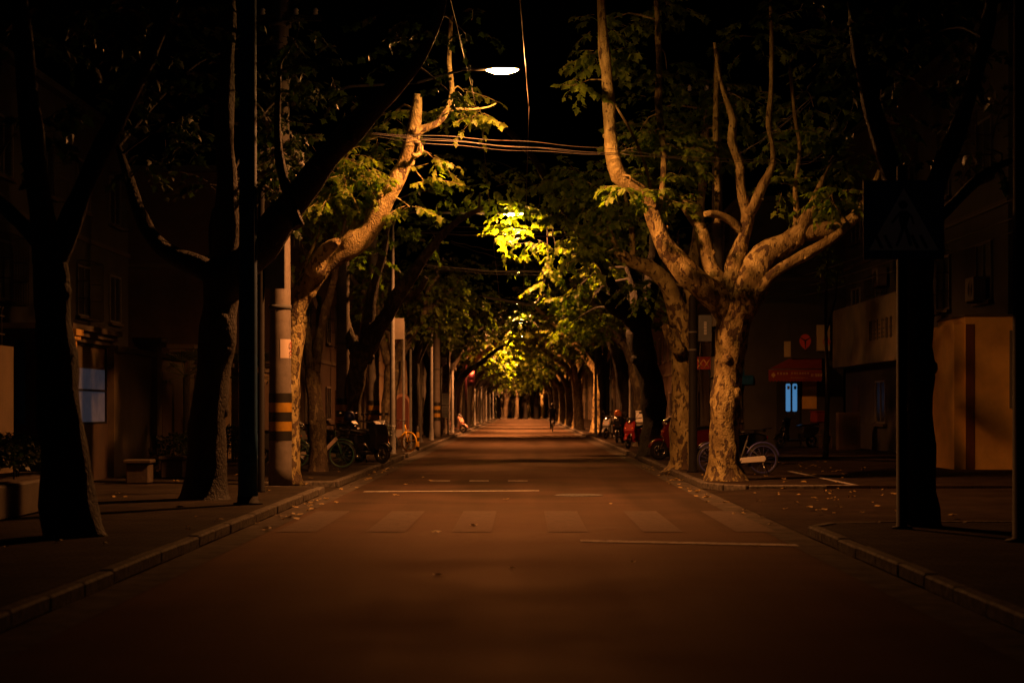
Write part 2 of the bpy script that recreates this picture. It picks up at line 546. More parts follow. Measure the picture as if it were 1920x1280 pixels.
def smooth_path(pts, rad, step=0.22):
    """Catmull-Rom through the joints"""
    P_ = [Vector(p) for p in pts]; out, ro = [], []
    n = len(P_)
    for i in range(n - 1):
        p0, p1, p2, p3 = P_[max(i - 1, 0)], P_[i], P_[i + 1], P_[min(i + 2, n - 1)]
        k = max(2, int((p2 - p1).length / step))
        for j in range(k):
            t = j / k
            out.append(0.5 * ((2 * p1) + (p2 - p0) * t + (2 * p0 - 5 * p1 + 4 * p2 - p3) * t * t + (3 * p1 - p0 - 3 * p2 + p3) * t ** 3))
            ro.append(rad[i] + (rad[i + 1] - rad[i]) * t)
    out.append(P_[-1]); ro.append(rad[-1])
    return out, ro


# ------------------------------------------------------------------ ground, road, pavements
RL, RR = -3.47, 3.32          # kerb faces
mb = MB(); mb.face([(-300, -40, -0.012), (300, -40, -0.012), (300, 900, -0.012), (-300, 900, -0.012)])
struct("ground", mb, M['gutter'])
mb = MB()
ys = [-20, 5, 10, 15, 20, 25, 30, 40, 60, 100, 200, 500]
for a, b in zip(ys, ys[1:]):
    mb.face([(RL, a, 0), (RR, a, 0), (RR, b, 0), (RL, b, 0)])
struct("road", mb, M['asphalt'])
mb = MB()
for x0, x1 in ((RL, RL + 0.38), (RR - 0.38, RR)):
    for i in range(-4, 60):
        y0 = i * 4.0
        mb.face([(x0, y0 + 0.012, 0.004), (x1, y0 + 0.012, 0.004), (x1, y0 + 3.988, 0.004), (x0, y0 + 3.988, 0.004)])
struct("gutter_strip", mb, M['gutter'])

# pavements: raised slabs with granite kerbs
KH = 0.12
def slab(name, poly, z, m, depth=0.14):
    mb = MB()
    mb.face([(x, y, z) for x, y in poly])
    n = len(poly)
    for i in range(n):
        a, b = poly[i], poly[(i + 1) % n]
        mb.face([(a[0], a[1], z - depth), (b[0], b[1], z - depth), (b[0], b[1], z), (a[0], a[1], z)])
    return struct(name, mb, m)

KW = 0.14
slab("pavement", [(-30, -20), (RL - KW, -20), (RL - KW, 30.9), (-4.9, 31.3), (-4.9, 32.8), (RL - KW, 33.2), (RL - KW, 400), (-30, 400)], KH, M['pavers'])
mb = MB(); mb.face([(-4.9, 31.3, KH - 0.004), (RL, 30.9, 0.008), (RL, 33.2, 0.008), (-4.9, 32.8, KH - 0.004)])
struct("ramp", mb, M['pavers'])
slab("pavement", [(RR + KW, -20), (30, -20), (30, 21.4), (4.3, 21.4), (3.75, 21.2), (RR + KW, 20.6)], KH, M['pavers'])
slab("pavement", [(RR + 0.75, 31.3), (30, 31.3), (30, 400), (RR + KW, 400), (RR + KW, 32.6), (RR + 0.35, 31.7)], KH, M['pavers_red'])
mb = MB()
mb.face([(RR, 20.6, 0.01), (3.75, 21.2, 0.012), (4.3, 21.4, 0.02), (30, 21.4, 0.05), (30, 31.3, KH - 0.02), (RR + 0.75, 31.3, KH - 0.05), (RR + 0.3, 31.7, 0.02), (RR, 32.6, 0.008)])
struct("pavement", mb, M['pavers_red'])

def kerb_line(path):
    mb = MB(); rng = random.Random(5)
    for (x0, y0), (x1, y1) in zip(path, path[1:]):
        L = math.hypot(x1 - x0, y1 - y0); n = max(1, round(L / 1.0)); a = math.atan2(y1 - y0, x1 - x0)
        for i in range(n):
            t = (i + 0.5) / n
            mb.box((x0 + (x1 - x0) * t + rng.uniform(-.006, .006), y0 + (y1 - y0) * t, KH / 2 + 0.003 + rng.uniform(-.008, .006)), (L / n - 0.014, KW, KH + 0.012), rz=a, bev=0.018)
    return struct("kerb", mb, M['kerb'])

kl = RL - KW / 2; kr = RR + KW / 2
kerb_line([(kl, -15), (kl, 30.9), (-4.85, 31.25)])
kerb_line([(-4.85, 32.85), (kl, 33.2), (kl, 52.0)])
kerb_line([(kl, 53.4), (kl, 210)])
kerb_line([(kr, -15), (kr, 20.5), (3.72, 21.1), (4.3, 21.34), (9.5, 21.34)])
kerb_line([(5.4, 31.25), (RR + 0.7, 31.3), (RR + 0.33, 31.68), (kr, 32.6), (kr, 210)])

# seams across the asphalt
M['seam'] = mat("bitumen_seam", (0.012, 0.011, 0.010), 0.8, spec=0.0)
mb = MB(); rng = random.Random(3)
def seam(pts, w):
    for (x0, y0), (x1, y1) in zip(pts, pts[1:]):
        d = Vector((x1 - x0, y1 - y0, 0)).normalized(); q = Vector((-d.y, d.x, 0)) * w * .5
        mb.face([(x0 - q.x, y0 - q.y, .005), (x1 - q.x, y1 - q.y, .005), (x1 + q.x, y1 + q.y, .005), (x0 + q.x, y0 + q.y, .005)])
seam([(RL + .4, 27.7), (-1.2, 27.85), (.6, 27.8), (RR - .4, 27.9)], .03)
seam([(RL + .4, 41.2), (0, 41.5), (RR - .4, 41.3)], .05)
struct("asphalt_seam", mb, M['seam'])

# road markings
mb = MB()
for x in (-2.75, -1.66, -0.62, 0.55, 1.70, 2.83):
    mb.face([(x - .24, 21.3, .0065), (x + .24, 21.3, .0065), (x + .24, 25.6, .0065), (x - .24, 25.6, .0065)])
struct("zebra_crossing", mb, M['zebra'])
mb = MB()
mb.face([(-2.85, 31.4, .009), (.3, 31.75, .009), (.3, 32.05, .009), (-2.85, 31.7, .009)])
mb.face([(.65, 19.7, .009), (3.0, 19.05, .009), (3.0, 19.35, .009), (.65, 20.0, .009)])
mb.face([(RR + 1.0, 31.42, KH + .004), (6.0, 31.42, KH + .004), (6.0, 31.56, KH + .004), (RR + 1.0, 31.56, KH + .004)])
mb.face([(5.9, 31.7, KH + .004), (6.02, 31.7, KH + .004), (5.9, 38.5, KH + .004), (5.78, 38.5, KH + .004)])
for i in range(3):
    mb.face([(-1.9 + i * .8, 36.2, .004), (-1.5 + i * .8, 36.2, .004), (-1.5 + i * .8, 36.5, .004), (-1.9 + i * .8, 36.5, .004)])
struct("road_marking", mb, M['line'])
mb = MB()
mb.lathe([(0.0, 0.002), (0.34, 0.003), (0.35, 0.009), (0.41, 0.009), (0.42, 0.0)], (0.97, 30.3, 0.001), 28)
for i in range(-3, 4):
    mb.box((0.97 + i * .085, 30.3, 0.008), (.03, 0.4, .006))
tag(mb.build("manhole_cover", M['steel']), "round iron manhole cover in the road beyond the zebra crossing", "manhole cover")

# fallen leaves
rng = random.Random(11); mb = MB()
def litter(n, x0, x1, y0, y1, z):
    for _ in range(n):
        x, y = rng.uniform(x0, x1), rng.uniform(y0, y1); s = rng.uniform(.035, .085); a = rng.uniform(0, 6.28)
        pts = []
        for k, (rr, da) in enumerate(((1, 0), (.5, .5), (.95, 1.1), (.45, 1.7), (.8, 2.4), (.7, 3.9), (.45, 4.6), (.95, 5.2), (.5, 5.8))):
            pts.append((x + s * rr * math.cos(a + da), y + s * rr * math.sin(a + da), z + 0.008 + rng.uniform(0, .03)))
        mb.face(pts)
litter(44, 3.5, 6.4, 23, 31.2, 0.07)
litter(60, 3.4, 8.0, 32, 45, KH)
litter(40, 2.9, 3.3, 22, 45, 0.006)
litter(45, -3.45, -3.0, 20, 45, 0.006)
litter(40, -7.5, -3.7, 17, 40, KH)
litter(14, -3, 3, 12, 45, 0.002)
o = mb.build("fallen_leaves", M['dry_leaf']); o["kind"] = "stuff"; o["label"] = "scattered dry leaves on the pavements and along the gutters"; o["category"] = "leaves"


# ------------------------------------------------------------------ trees
LEAF = np.array([(0, 0, 0), (.30, .06, 0), (.16, .22, 0), (.52, .42, 0), (.24, .52, 0), (.22, .66, 0), (0, 1.0, 0),
                 (-.22, .66, 0), (-.24, .52, 0), (-.52, .42, 0), (-.16, .22, 0), (-.30, .06, 0), (0, .38, 0.03)], float)
LEAF[:, 2] += -0.22 * np.abs(LEAF[:, 0]) - 0.25 * LEAF[:, 1] ** 2
LEAF_F = [(12, i, (i + 1) % 12) for i in range(12)]
LEAF_S = np.array([(0, 0, 0), (.42, .38, -.12), (.2, .6, -.12), (0, 1, -.25), (-.2, .6, -.12), (-.42, .38, -.12)], float)
LEAF_SF = [(0, 1, 2, 3), (0, 3, 4, 5)]


class Foliage:
    def __init__(self, seed):
        self.rng = random.Random(seed); self.pos, self.M = [], []

    def leaf(self, p, d, size):
        r = self.rng
        d = Vector(d)
        d += Vector((r.uniform(-.5, .5), r.uniform(-.5, .5), r.uniform(-.75, .1)))
        d.normalize()
        up = Vector((r.gauss(0, .45), r.gauss(0, .45), 1.0))
        x = d.cross(up)
        if x.length < 1e-4: x = Vector((1, 0, 0))
        x.normalize(); z = x.cross(d)
        self.pos.append(tuple(p)); self.M.append((x * size, d * size, z * size))

    def build(self, name, m, parent, fine):
        T, TF = (LEAF, LEAF_F) if fine else (LEAF_S, LEAF_SF)
        n = len(self.pos)
        A = np.array([[tuple(c) for c in mm] for mm in self.M])             # n,3(axis),3
        V = np.einsum('vk,nkc->nvc', T, A) + np.array(self.pos)[:, None, :]
        V = V.reshape(-1, 3)
        k = len(T); fl = len(TF[0])
        Fb = np.array(TF)
        Fa = (Fb[None] + (np.arange(n) * k)[:, None, None]).reshape(-1)
        me = bpy.data.meshes.new(name)
        me.vertices.add(len(V)); me.vertices.foreach_set("co", V.astype(np.float32).ravel())
        nf = n * len(TF)
        me.loops.add(nf * fl); me.loops.foreach_set("vertex_index", Fa.astype(np.int32))
        me.polygons.add(nf)
        me.polygons.foreach_set("loop_start", np.arange(0, nf * fl, fl, dtype=np.int32))
        me.polygons.foreach_set("loop_total", np.full(nf, fl, dtype=np.int32))
        me.update(calc_edges=True); me.validate()
        me.materials.append(m)
        o = bpy.data.objects.new(name, me); COL.objects.link(o); o.parent = parent
        return o


def spray(fo, tw, p, d, length, nl, size):
    """a leafy twig"""
    r = fo.rng
    d = Vector(d).normalized()
    pts = [Vector(p)]
    for i in range(4):
        d = (d + Vector((r.uniform(-.2, .2), r.uniform(-.2, .2), r.uniform(-.28, .12)))).normalized()
        pts.append(pts[-1] + d * length / 4)
    if tw: tw.tube(pts, [.007, .006, .005, .004, .003], 3, caps=False)
    for i in range(nl):
        t = (0.15 + 0.85 * i / max(1, nl - 1)) * 4
        a = min(int(t), 3)
        q = pts[a].lerp(pts[a + 1], t - a)
        side = Vector((-d.y, d.x, 0)) * (1 if i % 2 else -1)
        dd = d * r.uniform(.2, .9) + side * r.uniform(.4, 1.0)
        q = q + dd.normalized() * r.uniform(.02, .07)
        fo.leaf(q, dd, size * r.uniform(.6, 1.15))
    return pts[-1]


def make_tree(label, base, limbs, clusters, seed, bark='bark', leaf='leaf', fine=True, leaf_size=.17, group=None, noise_amp=.17,
              avoid=None):
    """limbs: lists of (world point, radius); clusters: (world centre, radii, number of sprays)"""
    base = Vector(base)
    t = thing("plane_tree", label, "tree", base, 0, group)
    tk = MB(); fo = Foliage(seed); rng = fo.rng
    allp = []
    for i, lb in enumerate(limbs):
        pts, rad = smooth_path([Vector(p) - base for p, r in lb], [r for p, r in lb], .16 if fine else .4)
        rr = max(rad)
        n = (22 if rr > .15 else 10 if rr > .06 else 7) if fine else (10 if rr > .15 else 6)
        if rr > .05: # knobs and burls
            for k in range(len(rad)):
                rad[k] *= 1 + .24 * noise.noise(pts[k] * 1.7 + Vector((seed, i, 0)))
        tk.tube(pts, rad, n, noise_amp=noise_amp if rr > .04 else .04, seed=seed + i)
        if i > 0 or len(limbs) == 1:
            allp += [(p, r) for p, r in zip(pts, rad)]
    if fine:
        for lb in limbs:
            for q in range(len(lb) - 1):
                (p0, r0), (p1, r1) = lb[q], lb[q + 1]
                p0, p1 = Vector(p0) - base, Vector(p1) - base
                rr = min(r0, r1)
                if rr < .075 or (p1 - p0).length < .3: continue
                for _ in range(1):
                    t_ = rng.uniform(.15, .85); c_ = p0.lerp(p1, t_); ax = (p1 - p0).normalized()
                    side = ax.cross(Vector((rng.uniform(-1, 1), rng.uniform(-1, 1), rng.uniform(-.4, 1)))).normalized()
                    dr = (side + ax * rng.uniform(-.1, .5)).normalized(); k_ = rng.uniform(.2, .38) * rr; L_ = rr * rng.uniform(1.05, 1.3)
                    tk.tube([c_ + dr * rr * .5, c_ + dr * rr * .9, c_ + dr * L_ * .95, c_ + dr * L_], [k_ * 1.7, k_ * 1.35, k_, k_ * .5], 8, noise_amp=.25, seed=seed + q)
    for cen, rads, ns in clusters:
        cen = Vector(cen) - base
        if not hasattr(rads, '__len__'): rads = (rads, rads, rads * .8)
        near, nr = min(allp, key=lambda q: (q[0] - cen).length + q[1])
        L = (cen - near).length
        if L > .15:
            mid = near.lerp(cen, .5) + Vector((rng.uniform(-.15, .15), rng.uniform(-.15, .15), .12 * L))
            r0 = min(nr * .6, .012 + .012 * L)
            pts, rad = smooth_path([near, mid, cen], [r0, r0 * .7, .008], .2)
            tk.tube(pts, rad, 5, caps=False)
        for _ in range(ns):
            while True:
                u = Vector((rng.uniform(-1, 1), rng.uniform(-1, 1), rng.uniform(-1, 1)))
                if u.length < 1: break
            p = cen + Vector((u.x * rads[0], u.y * rads[1], u.z * rads[2])) * .8
            d = Vector((u.x, u.y, u.z * .4 - .1)) + Vector((rng.uniform(-.5, .5), rng.uniform(-.5, .5), 0))
            if avoid and any(((p + base) - Vector(a)).length < ar for a, ar in avoid):
                continue
            spray(fo, tk, p, d if d.length > .05 else (1, 0, 0), rng.uniform(.3, .65), rng.randint(6, 10), leaf_size)
    tk.build("trunk", M[bark], t)
    fo.build("crown", M[leaf], t, fine)
    return t


def LB(Y0, pts, Y1=None):
    """a limb from photo positions: (px, py, thickness in px) going from depth Y0 to Y1"""
    Y1 = Y0 if Y1 is None else Y1
    out = []
    for i, (x, y, d) in enumerate(pts):
        Y = Y0 + (Y1 - Y0) * i / max(1, len(pts) - 1)
        out.append((P(x, y, Y), d * .5 * Y / F))
    return out


def CL(Y, items):
    """leaf masses: (px, py, half width px, half height px, number of sprays[, depth])"""
    out = []
    for it in items:
        x, y, w, h, n = it[:5]
        YY = it[5] if len(it) > 5 else Y
        rx, rz = w * YY / F, h * YY / F
        out.append((P(x, y, YY), (rx, max(rx, rz) * .9, rz), n))
    return out


LAMPS = [(-0.37, 30.3, 7.33)] + [(-0.3, 30.3 + 22.4 * k, 7.33) for k in range(1, 11)]
AV = [((x, y, z - .25), .7) for x, y, z in LAMPS[:1]] + [((x, y, z - .2), .45) for x, y, z in LAMPS[1:]]

# the big pale tree at the corner
Y = 33.7
make_tree("large pale spreading plane tree with mottled bark in front of the blue bicycle", P(1360, 900, Y), [
    LB(Y, [(1360, 908, 112), (1360, 897, 84), (1358, 870, 64), (1359, 800, 55), (1364, 720, 54), (1371, 650, 56), (1376, 605, 68), (1378, 575, 70), (1380, 545, 54)]),
    LB(Y, [(1374, 610, 40), (1345, 560, 46), (1295, 518, 44), (1252, 470, 38), (1228, 415, 34), (1212, 368, 30), (1185, 350, 26), (1160, 330, 27), (1148, 285, 27), (1143, 225, 25), (1138, 150, 22), (1130, 60, 18), (1124, -60, 13)], 32.4),
    LB(Y, [(1212, 372, 28), (1205, 355, 20), (1196, 348, 9)], Y - .1),
    LB(Y, [(1365, 590, 40), (1352, 540, 36), (1331, 497, 34), (1320, 454, 30), (1312, 424, 26)], 34.2),
    LB(34.2, [(1316, 432, 20), (1300, 415, 12), (1286, 398, 8), (1274, 384, 5)], 34.3),
    LB(Y, [(1368, 600, 40), (1368, 560, 34), (1378, 500, 30), (1393, 446, 27), (1403, 402, 25), (1391, 366, 19), (1386, 305, 17), (1372, 266, 17), (1375, 226, 14), (1362, 187, 10), (1348, 139, 8), (1340, 80, 6)], 33.2),
    LB(33.4, [(1403, 402, 22), (1414, 385, 20), (1430, 348, 20), (1449, 309, 10), (1447, 266, 9), (1441, 235, 12), (1446, 169, 10), (1447, 82, 8), (1444, -40, 6)], 33.0),
    LB(33.6, [(1396, 440, 16), (1372, 415, 17), (1345, 402, 15), (1322, 401, 10)], 33.1),
    LB(Y, [(1380, 600, 56), (1398, 560, 66), (1412, 530, 62), (1436, 482, 56), (1478, 454, 46), (1506, 436, 40), (1545, 432, 34), (1590, 418, 26), (1625, 380, 18), (1650, 320, 12)], 33.0),
    LB(33.5, [(1488, 450, 26), (1494, 420, 14), (1493, 384, 10), (1491, 350, 9), (1500, 279, 9), (1491, 222, 8), (1480, 120, 6)], 33.3),
    LB(33.3, [(1490, 452, 36), (1510, 418, 30), (1524, 388, 20), (1532, 362, 12), (1545, 330, 8)], 33.2),
    LB(33.4, [(1400, 585, 34), (1418, 556, 24), (1440, 525, 20), (1466, 502, 20), (1521, 471, 20), (1565, 444, 18), (1592, 420, 14)], 32.9),
    LB(33.9, [(1230, 420, 18), (1215, 330, 6), (1190, 260, 5), (1150, 190, 4), (1128, 135, 3)], 33.0),
    LB(34.2, [(1345, 420, 14), (1345, 340, 12), (1342, 240, 11), (1345, 100, 9)], 34.8),
    LB(33.4, [(1236, 400, 10), (1245, 300, 12), (1235, 200, 14), (1236, 120, 12), (1230, 0, 9)], 35.0),
], CL(34.6, [(1128, 105, 52, 20, 24, 33.4), (1087, 158, 14, 10, 7, 32.4), (1200, 245, 34, 26, 19), (1240, 262, 40, 28, 20), (1282, 285, 46, 30, 24, 34.2), (1178, 352, 24, 12, 12, 32.0),
             (1232, 335, 34, 18, 19, 33.9), (1262, 380, 28, 18, 15, 33.7), (1300, 255, 50, 36, 24, 35), (1335, 300, 46, 34, 22, 37), (1262, 345, 30, 16, 14, 37.5), (1440, 270, 36, 26, 14, 33.8), (1500, 245, 55, 40, 20, 33.8),
             (1465, 345, 40, 28, 12, 33.6), (1560, 362, 36, 24, 17, 32.4), (1525, 200, 55, 40, 17, 35), (1395, 190, 50, 36, 19, 35), (1330, 170, 60, 40, 19, 35.5), (1250, 130, 70, 50, 20, 35.5), (1420, 70, 90, 50, 20, 35.5), (1560, 90, 80, 60, 20, 35), (1590, 300, 50, 40, 20, 34.4),
             (1140, 40, 60, 30, 17), (1250, 10, 80, 40, 17, 35.5), (1604, 388, 30, 18, 12, 33.6), (1172, 280, 20, 16, 7, 33.6)]), 3, 'bark', 'leaf', True, .17)

# second tree along the right kerb
Y = 40.0
make_tree("mottled plane tree with bent truncated limb beside the dark banded post", P(1278, 882, Y), [
    LB(Y, [(1278, 888, 76), (1279, 872, 56), (1280, 830, 46), (1281, 760, 43), (1278, 690, 40), (1279, 630, 42), (1277, 600, 45), (1270, 575, 40)]),
    LB(Y, [(1276, 605, 40), (1262, 560, 36), (1243, 522, 33), (1212, 500, 29), (1182, 490, 24), (1158, 472, 17)], 39.0),
    LB(39.6, [(1276, 660, 28), (1262, 640, 24), (1252, 622, 20), (1247, 612, 12)], 39.2),
    LB(Y, [(1280, 610, 34), (1292, 560, 26), (1300, 490, 22), (1312, 400, 18), (1320, 290, 14), (1325, 150, 9)], 42),
    LB(39.1, [(1162, 476, 14), (1148, 445, 10), (1142, 418, 9), (1146, 380, 5)], 39),
    LB(39.3, [(1186, 492, 14), (1185, 440, 10), (1178, 400, 7), (1165, 330, 5)], 39.0),
], CL(39, [(1085, 335, 50, 30, 27), (1112, 375, 44, 30, 27), (1050, 345, 34, 24, 17), (1135, 420, 40, 30, 26), (1092, 455, 40, 30, 24), (1160, 380, 34, 26, 17), (1060, 395, 34, 22, 17, 40), (1140, 335, 34, 24, 17), (1120, 480, 26, 20, 14), (1180, 420, 34, 22, 14, 40),
           (1190, 540, 30, 24, 14, 41), (1330, 250, 70, 60, 24, 42), (1220, 210, 70, 60, 24, 42)]), 7, 'bark', 'leaf', True, .17)

# third, dark tree whose long limb crosses above the road
Y = 51.0
make_tree("dark leaning plane tree behind the dark red scooter with a long limb over the road", P(1224, 854, Y), [
    LB(Y, [(1224, 858, 66), (1224, 836, 52), (1226, 770, 44), (1218, 710, 46), (1204, 655, 46), (1196, 615, 44)]),
    LB(Y, [(1206, 660, 40), (1185, 600, 34), (1160, 565, 26), (1135, 510, 20), (1085, 430, 18), (1045, 370, 16), (995, 290, 12), (945, 240, 9), (900, 215, 6)], 50.5),
    LB(51.0, [(1180, 595, 24), (1155, 580, 22), (1135, 562, 20), (1120, 546, 14)], 50.5),
    LB(Y, [(1200, 640, 38), (1212, 580, 32), (1225, 500, 26), (1230, 400, 20), (1225, 250, 14)], 53),
    LB(Y, [(1196, 630, 30), (1195, 560, 26), (1180, 500, 20), (1165, 420, 14), (1160, 300, 8)], 52),
    LB(53.5, [(1035, 355, 8), (1010, 350, 5), (990, 360, 4), (972, 385, 3)], 52.0),
], CL(53.6, [(966, 388, 30, 9, 9, 52.0), (963, 402, 36, 9, 10, 52.0), (958, 425, 40, 16, 12, 52.0), (985, 450, 32, 18, 11, 52.3), (945, 465, 22, 16, 7, 52.3), (1000, 415, 20, 14, 5, 52.4), (1045, 480, 34, 24, 18), (1030, 520, 26, 20, 14), (1062, 560, 34, 26, 18), (1092, 595, 40, 26, 21), (1010, 390, 24, 16, 9, 53), (1060, 440, 34, 24, 15), (930, 350, 60, 22, 18, 54), (1000, 320, 50, 26, 15, 54),
             (1090, 530, 34, 28, 15), (1120, 610, 34, 20, 14, 54), (1150, 500, 40, 30, 15, 53), (1200, 400, 60, 50, 21, 54), (1060, 615, 36, 18, 12, 53), (880, 300, 50, 30, 12, 54)]), 9, 'bark_dark', 'leaf_lit', True, .18, avoid=[((-.3, 52.7, 7.2), .22)])

# foreground right, dark
Y = 20.7
make_tree("dark straight plane tree directly behind the pedestrian crossing sign", P(1722, 985, Y), [
    LB(Y, [(1724, 992, 100), (1724, 978, 76), (1722, 920, 62), (1722, 800, 60), (1722, 650, 58), (1720, 540, 60), (1718, 470, 62), (1716, 420, 56)]),
    LB(Y, [(1716, 470, 48), (1690, 380, 42), (1655, 270, 36), (1620, 140, 30), (1600, 0, 24), (1590, -120, 20)], 22),
    LB(Y, [(1720, 460, 46), (1750, 360, 40), (1800, 230, 34), (1840, 100, 28), (1870, -60, 22)], 20),
    LB(Y, [(1718, 440, 30), (1770, 400, 24), (1840, 330, 18), (1900, 300, 12)], 21),
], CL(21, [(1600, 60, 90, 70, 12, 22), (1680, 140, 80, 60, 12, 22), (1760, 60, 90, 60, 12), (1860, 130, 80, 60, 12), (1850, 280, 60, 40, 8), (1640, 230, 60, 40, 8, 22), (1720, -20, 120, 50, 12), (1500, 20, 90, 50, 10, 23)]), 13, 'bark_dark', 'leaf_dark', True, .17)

# foreground left, dark
Y = 19.1
make_tree("thick dark plane tree nearest the camera on the left pavement", P(140, 1003, Y), [
    LB(Y, [(140, 1010, 130), (138, 990, 112), (130, 940, 100), (120, 870, 88), (112, 790, 78), (106, 700, 72), (100, 600, 70), (95, 520, 72), (90, 470, 66)]),
    LB(Y, [(92, 490, 54), (75, 380, 48), (60, 250, 42), (45, 100, 36), (30, -80, 30)], 18.4),
    LB(Y, [(98, 500, 50), (150, 370, 42), (220, 220, 36), (290, 80, 30), (350, -80, 24)], 19.8),
    LB(Y, [(95, 480, 34), (40, 420, 28), (-30, 350, 20)], 20),
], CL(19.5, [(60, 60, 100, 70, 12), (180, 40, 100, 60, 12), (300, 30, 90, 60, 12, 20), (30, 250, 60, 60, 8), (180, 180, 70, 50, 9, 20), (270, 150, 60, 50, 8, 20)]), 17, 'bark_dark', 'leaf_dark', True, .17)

# second left
Y = 26.8
make_tree("dark plane tree beside the blue post with a heavy limb rising toward the road", P(385, 935, Y), [
    LB(Y, [(385, 942, 116), (385, 926, 92), (386, 890, 76), (389, 820, 70), (397, 720, 66), (406, 640, 67), (413, 570, 72), (418, 520, 80), (422, 490, 64)]),
    LB(Y, [(420, 510, 52), (424, 440, 46), (426, 350, 42), (420, 250, 36), (426, 100, 30), (430, -80, 24)], 26.2),
    LB(Y, [(410, 520, 44), (375, 500, 40), (335, 485, 34), (292, 452, 30), (262, 400, 24), (242, 335, 18), (222, 275, 12)], 27.6),
    LB(Y + .5, [(408, 505, 22), (402, 460, 21), (401, 425, 22), (405, 392, 13)], 27.5),
    LB(Y, [(412, 560, 58), (445, 515, 62), (490, 462, 60), (540, 392, 56), (610, 300, 50), (680, 222, 44), (745, 160, 34), (795, 95, 24), (825, 20, 18), (840, -60, 12)], 25.4),
    LB(26, [(560, 425, 26), (530, 330, 18), (520, 240, 13), (525, 120, 8)], 26.4),
    LB(Y, [(300, 455, 8), (320, 462, 8), (360, 480, 8), (404, 482, 6)], 27.4),
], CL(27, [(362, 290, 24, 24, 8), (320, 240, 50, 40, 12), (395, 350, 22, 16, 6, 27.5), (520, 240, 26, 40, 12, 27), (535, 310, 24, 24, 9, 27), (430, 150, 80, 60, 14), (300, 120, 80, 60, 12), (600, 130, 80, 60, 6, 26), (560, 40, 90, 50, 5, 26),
           (720, 90, 60, 40, 5, 26), (760, 30, 70, 40, 5, 25.6), (270, 310, 24, 20, 6), (660, 180, 50, 40, 9, 26), (870, 60, 60, 30, 8, 27), (840, 170, 26, 18, 5, 27), (530, 80, 24, 50, 26, 30.6), (534, 180, 22, 46, 30, 30.6), (534, 280, 22, 44, 30, 30.6), (532, 380, 18, 36, 18, 30.7)]), 21, 'bark_dark', 'leaf_dark', True, .16)

# brightly lit limb on the left
Y = 32.9
make_tree("plane tree behind the striped concrete pole with a bright bare limb under the lamp", P(538, 903, Y), [
    LB(Y, [(538, 908, 70), (539, 880, 48), (541, 800, 42), (543, 720, 40), (548, 650, 40), (553, 600, 44)]),
    LB(Y, [(548, 640, 36), (556, 575, 42), (582, 528, 40), (615, 492, 40), (652, 466, 43), (690, 434, 38), (715, 390, 34), (737, 348, 32), (757, 310, 29), (770, 270, 29), (778, 230, 24), (784, 176, 15)], 31.7),
    LB(32.5, [(590, 515, 40), (606, 478, 30), (622, 460, 24), (634, 452, 14)], 32.0),
    LB(32.4, [(645, 470, 34), (665, 432, 28), (684, 404, 22), (700, 388, 12)], 32.8),
    LB(31.8, [(774, 250, 20), (796, 241, 15), (822, 230, 13), (838, 206, 13), (848, 170, 10), (842, 120, 10), (846, 30, 8)], 31.6),
    LB(31.7, [(838, 208, 7), (862, 204, 5), (890, 205, 4), (918, 200, 3), (930, 194, 2)], 31.5),
    LB(32.8, [(554, 590, 20), (560, 540, 8), (575, 490, 7), (598, 440, 5)], 32.6),
    LB(31.8, [(770, 262, 8), (786, 268, 9), (790, 282, 9), (782, 292, 8), (772, 288, 8)], 31.7),
    LB(32.5, [(690, 430, 8), (660, 370, 6), (630, 330, 5), (600, 300, 3)], 33.0),
], CL(32.3, [(688, 318, 30, 24, 12, 32.0), (650, 300, 28, 20, 10, 32.2), (620, 350, 28, 22, 10, 32.3), (645, 335, 40, 22, 20), (690, 300, 38, 24, 18, 32.9), (738, 212, 26, 20, 11, 33), (612, 375, 34, 22, 14), (768, 388, 22, 12, 7, 32.2), (815, 300, 18, 20, 7, 32.2), (795, 340, 16, 14, 4, 32.2), (850, 205, 40, 12, 13, 32.6), (902, 212, 20, 11, 10, 32.2), (668, 375, 34, 20, 14, 32.8),
            (590, 330, 30, 24, 11, 33.4), (705, 340, 24, 22, 10, 33), (555, 260, 40, 40, 13, 33.5), (870, 172, 22, 14, 6, 32.4), (715, 255, 32, 22, 10, 33), (660, 260, 36, 24, 10, 33.4), (590, 400, 16, 20, 6, 33.4)]), 27, 'bark', 'leaf_lit', True, .155, avoid=AV)

# thin leaning tree
Y = 38.4
make_tree("thin leaning plane tree in front of the green wheeled bicycle", P(597, 883, Y), [
    LB(Y, [(597, 888, 44), (597, 875, 36), (596, 840, 32), (593, 770, 30), (587, 710, 27), (577, 645, 25), (566, 600, 22), (552, 560, 16), (540, 500, 10)]),
    LB(Y, [(588, 700, 22), (598, 640, 18), (606, 595, 17), (616, 560, 15), (627, 520, 13), (633, 480, 10), (650, 400, 6)], 37.6),
    LB(Y, [(604, 600, 12), (592, 570, 9), (584, 545, 8), (578, 500, 5)], 38.6),
], CL(38.5, [(640, 420, 50, 40, 12, 38), (560, 480, 40, 40, 8), (540, 400, 50, 50, 10, 39), (690, 470, 30, 30, 6, 40)]), 31, 'bark_rough', 'leaf', True, .16)

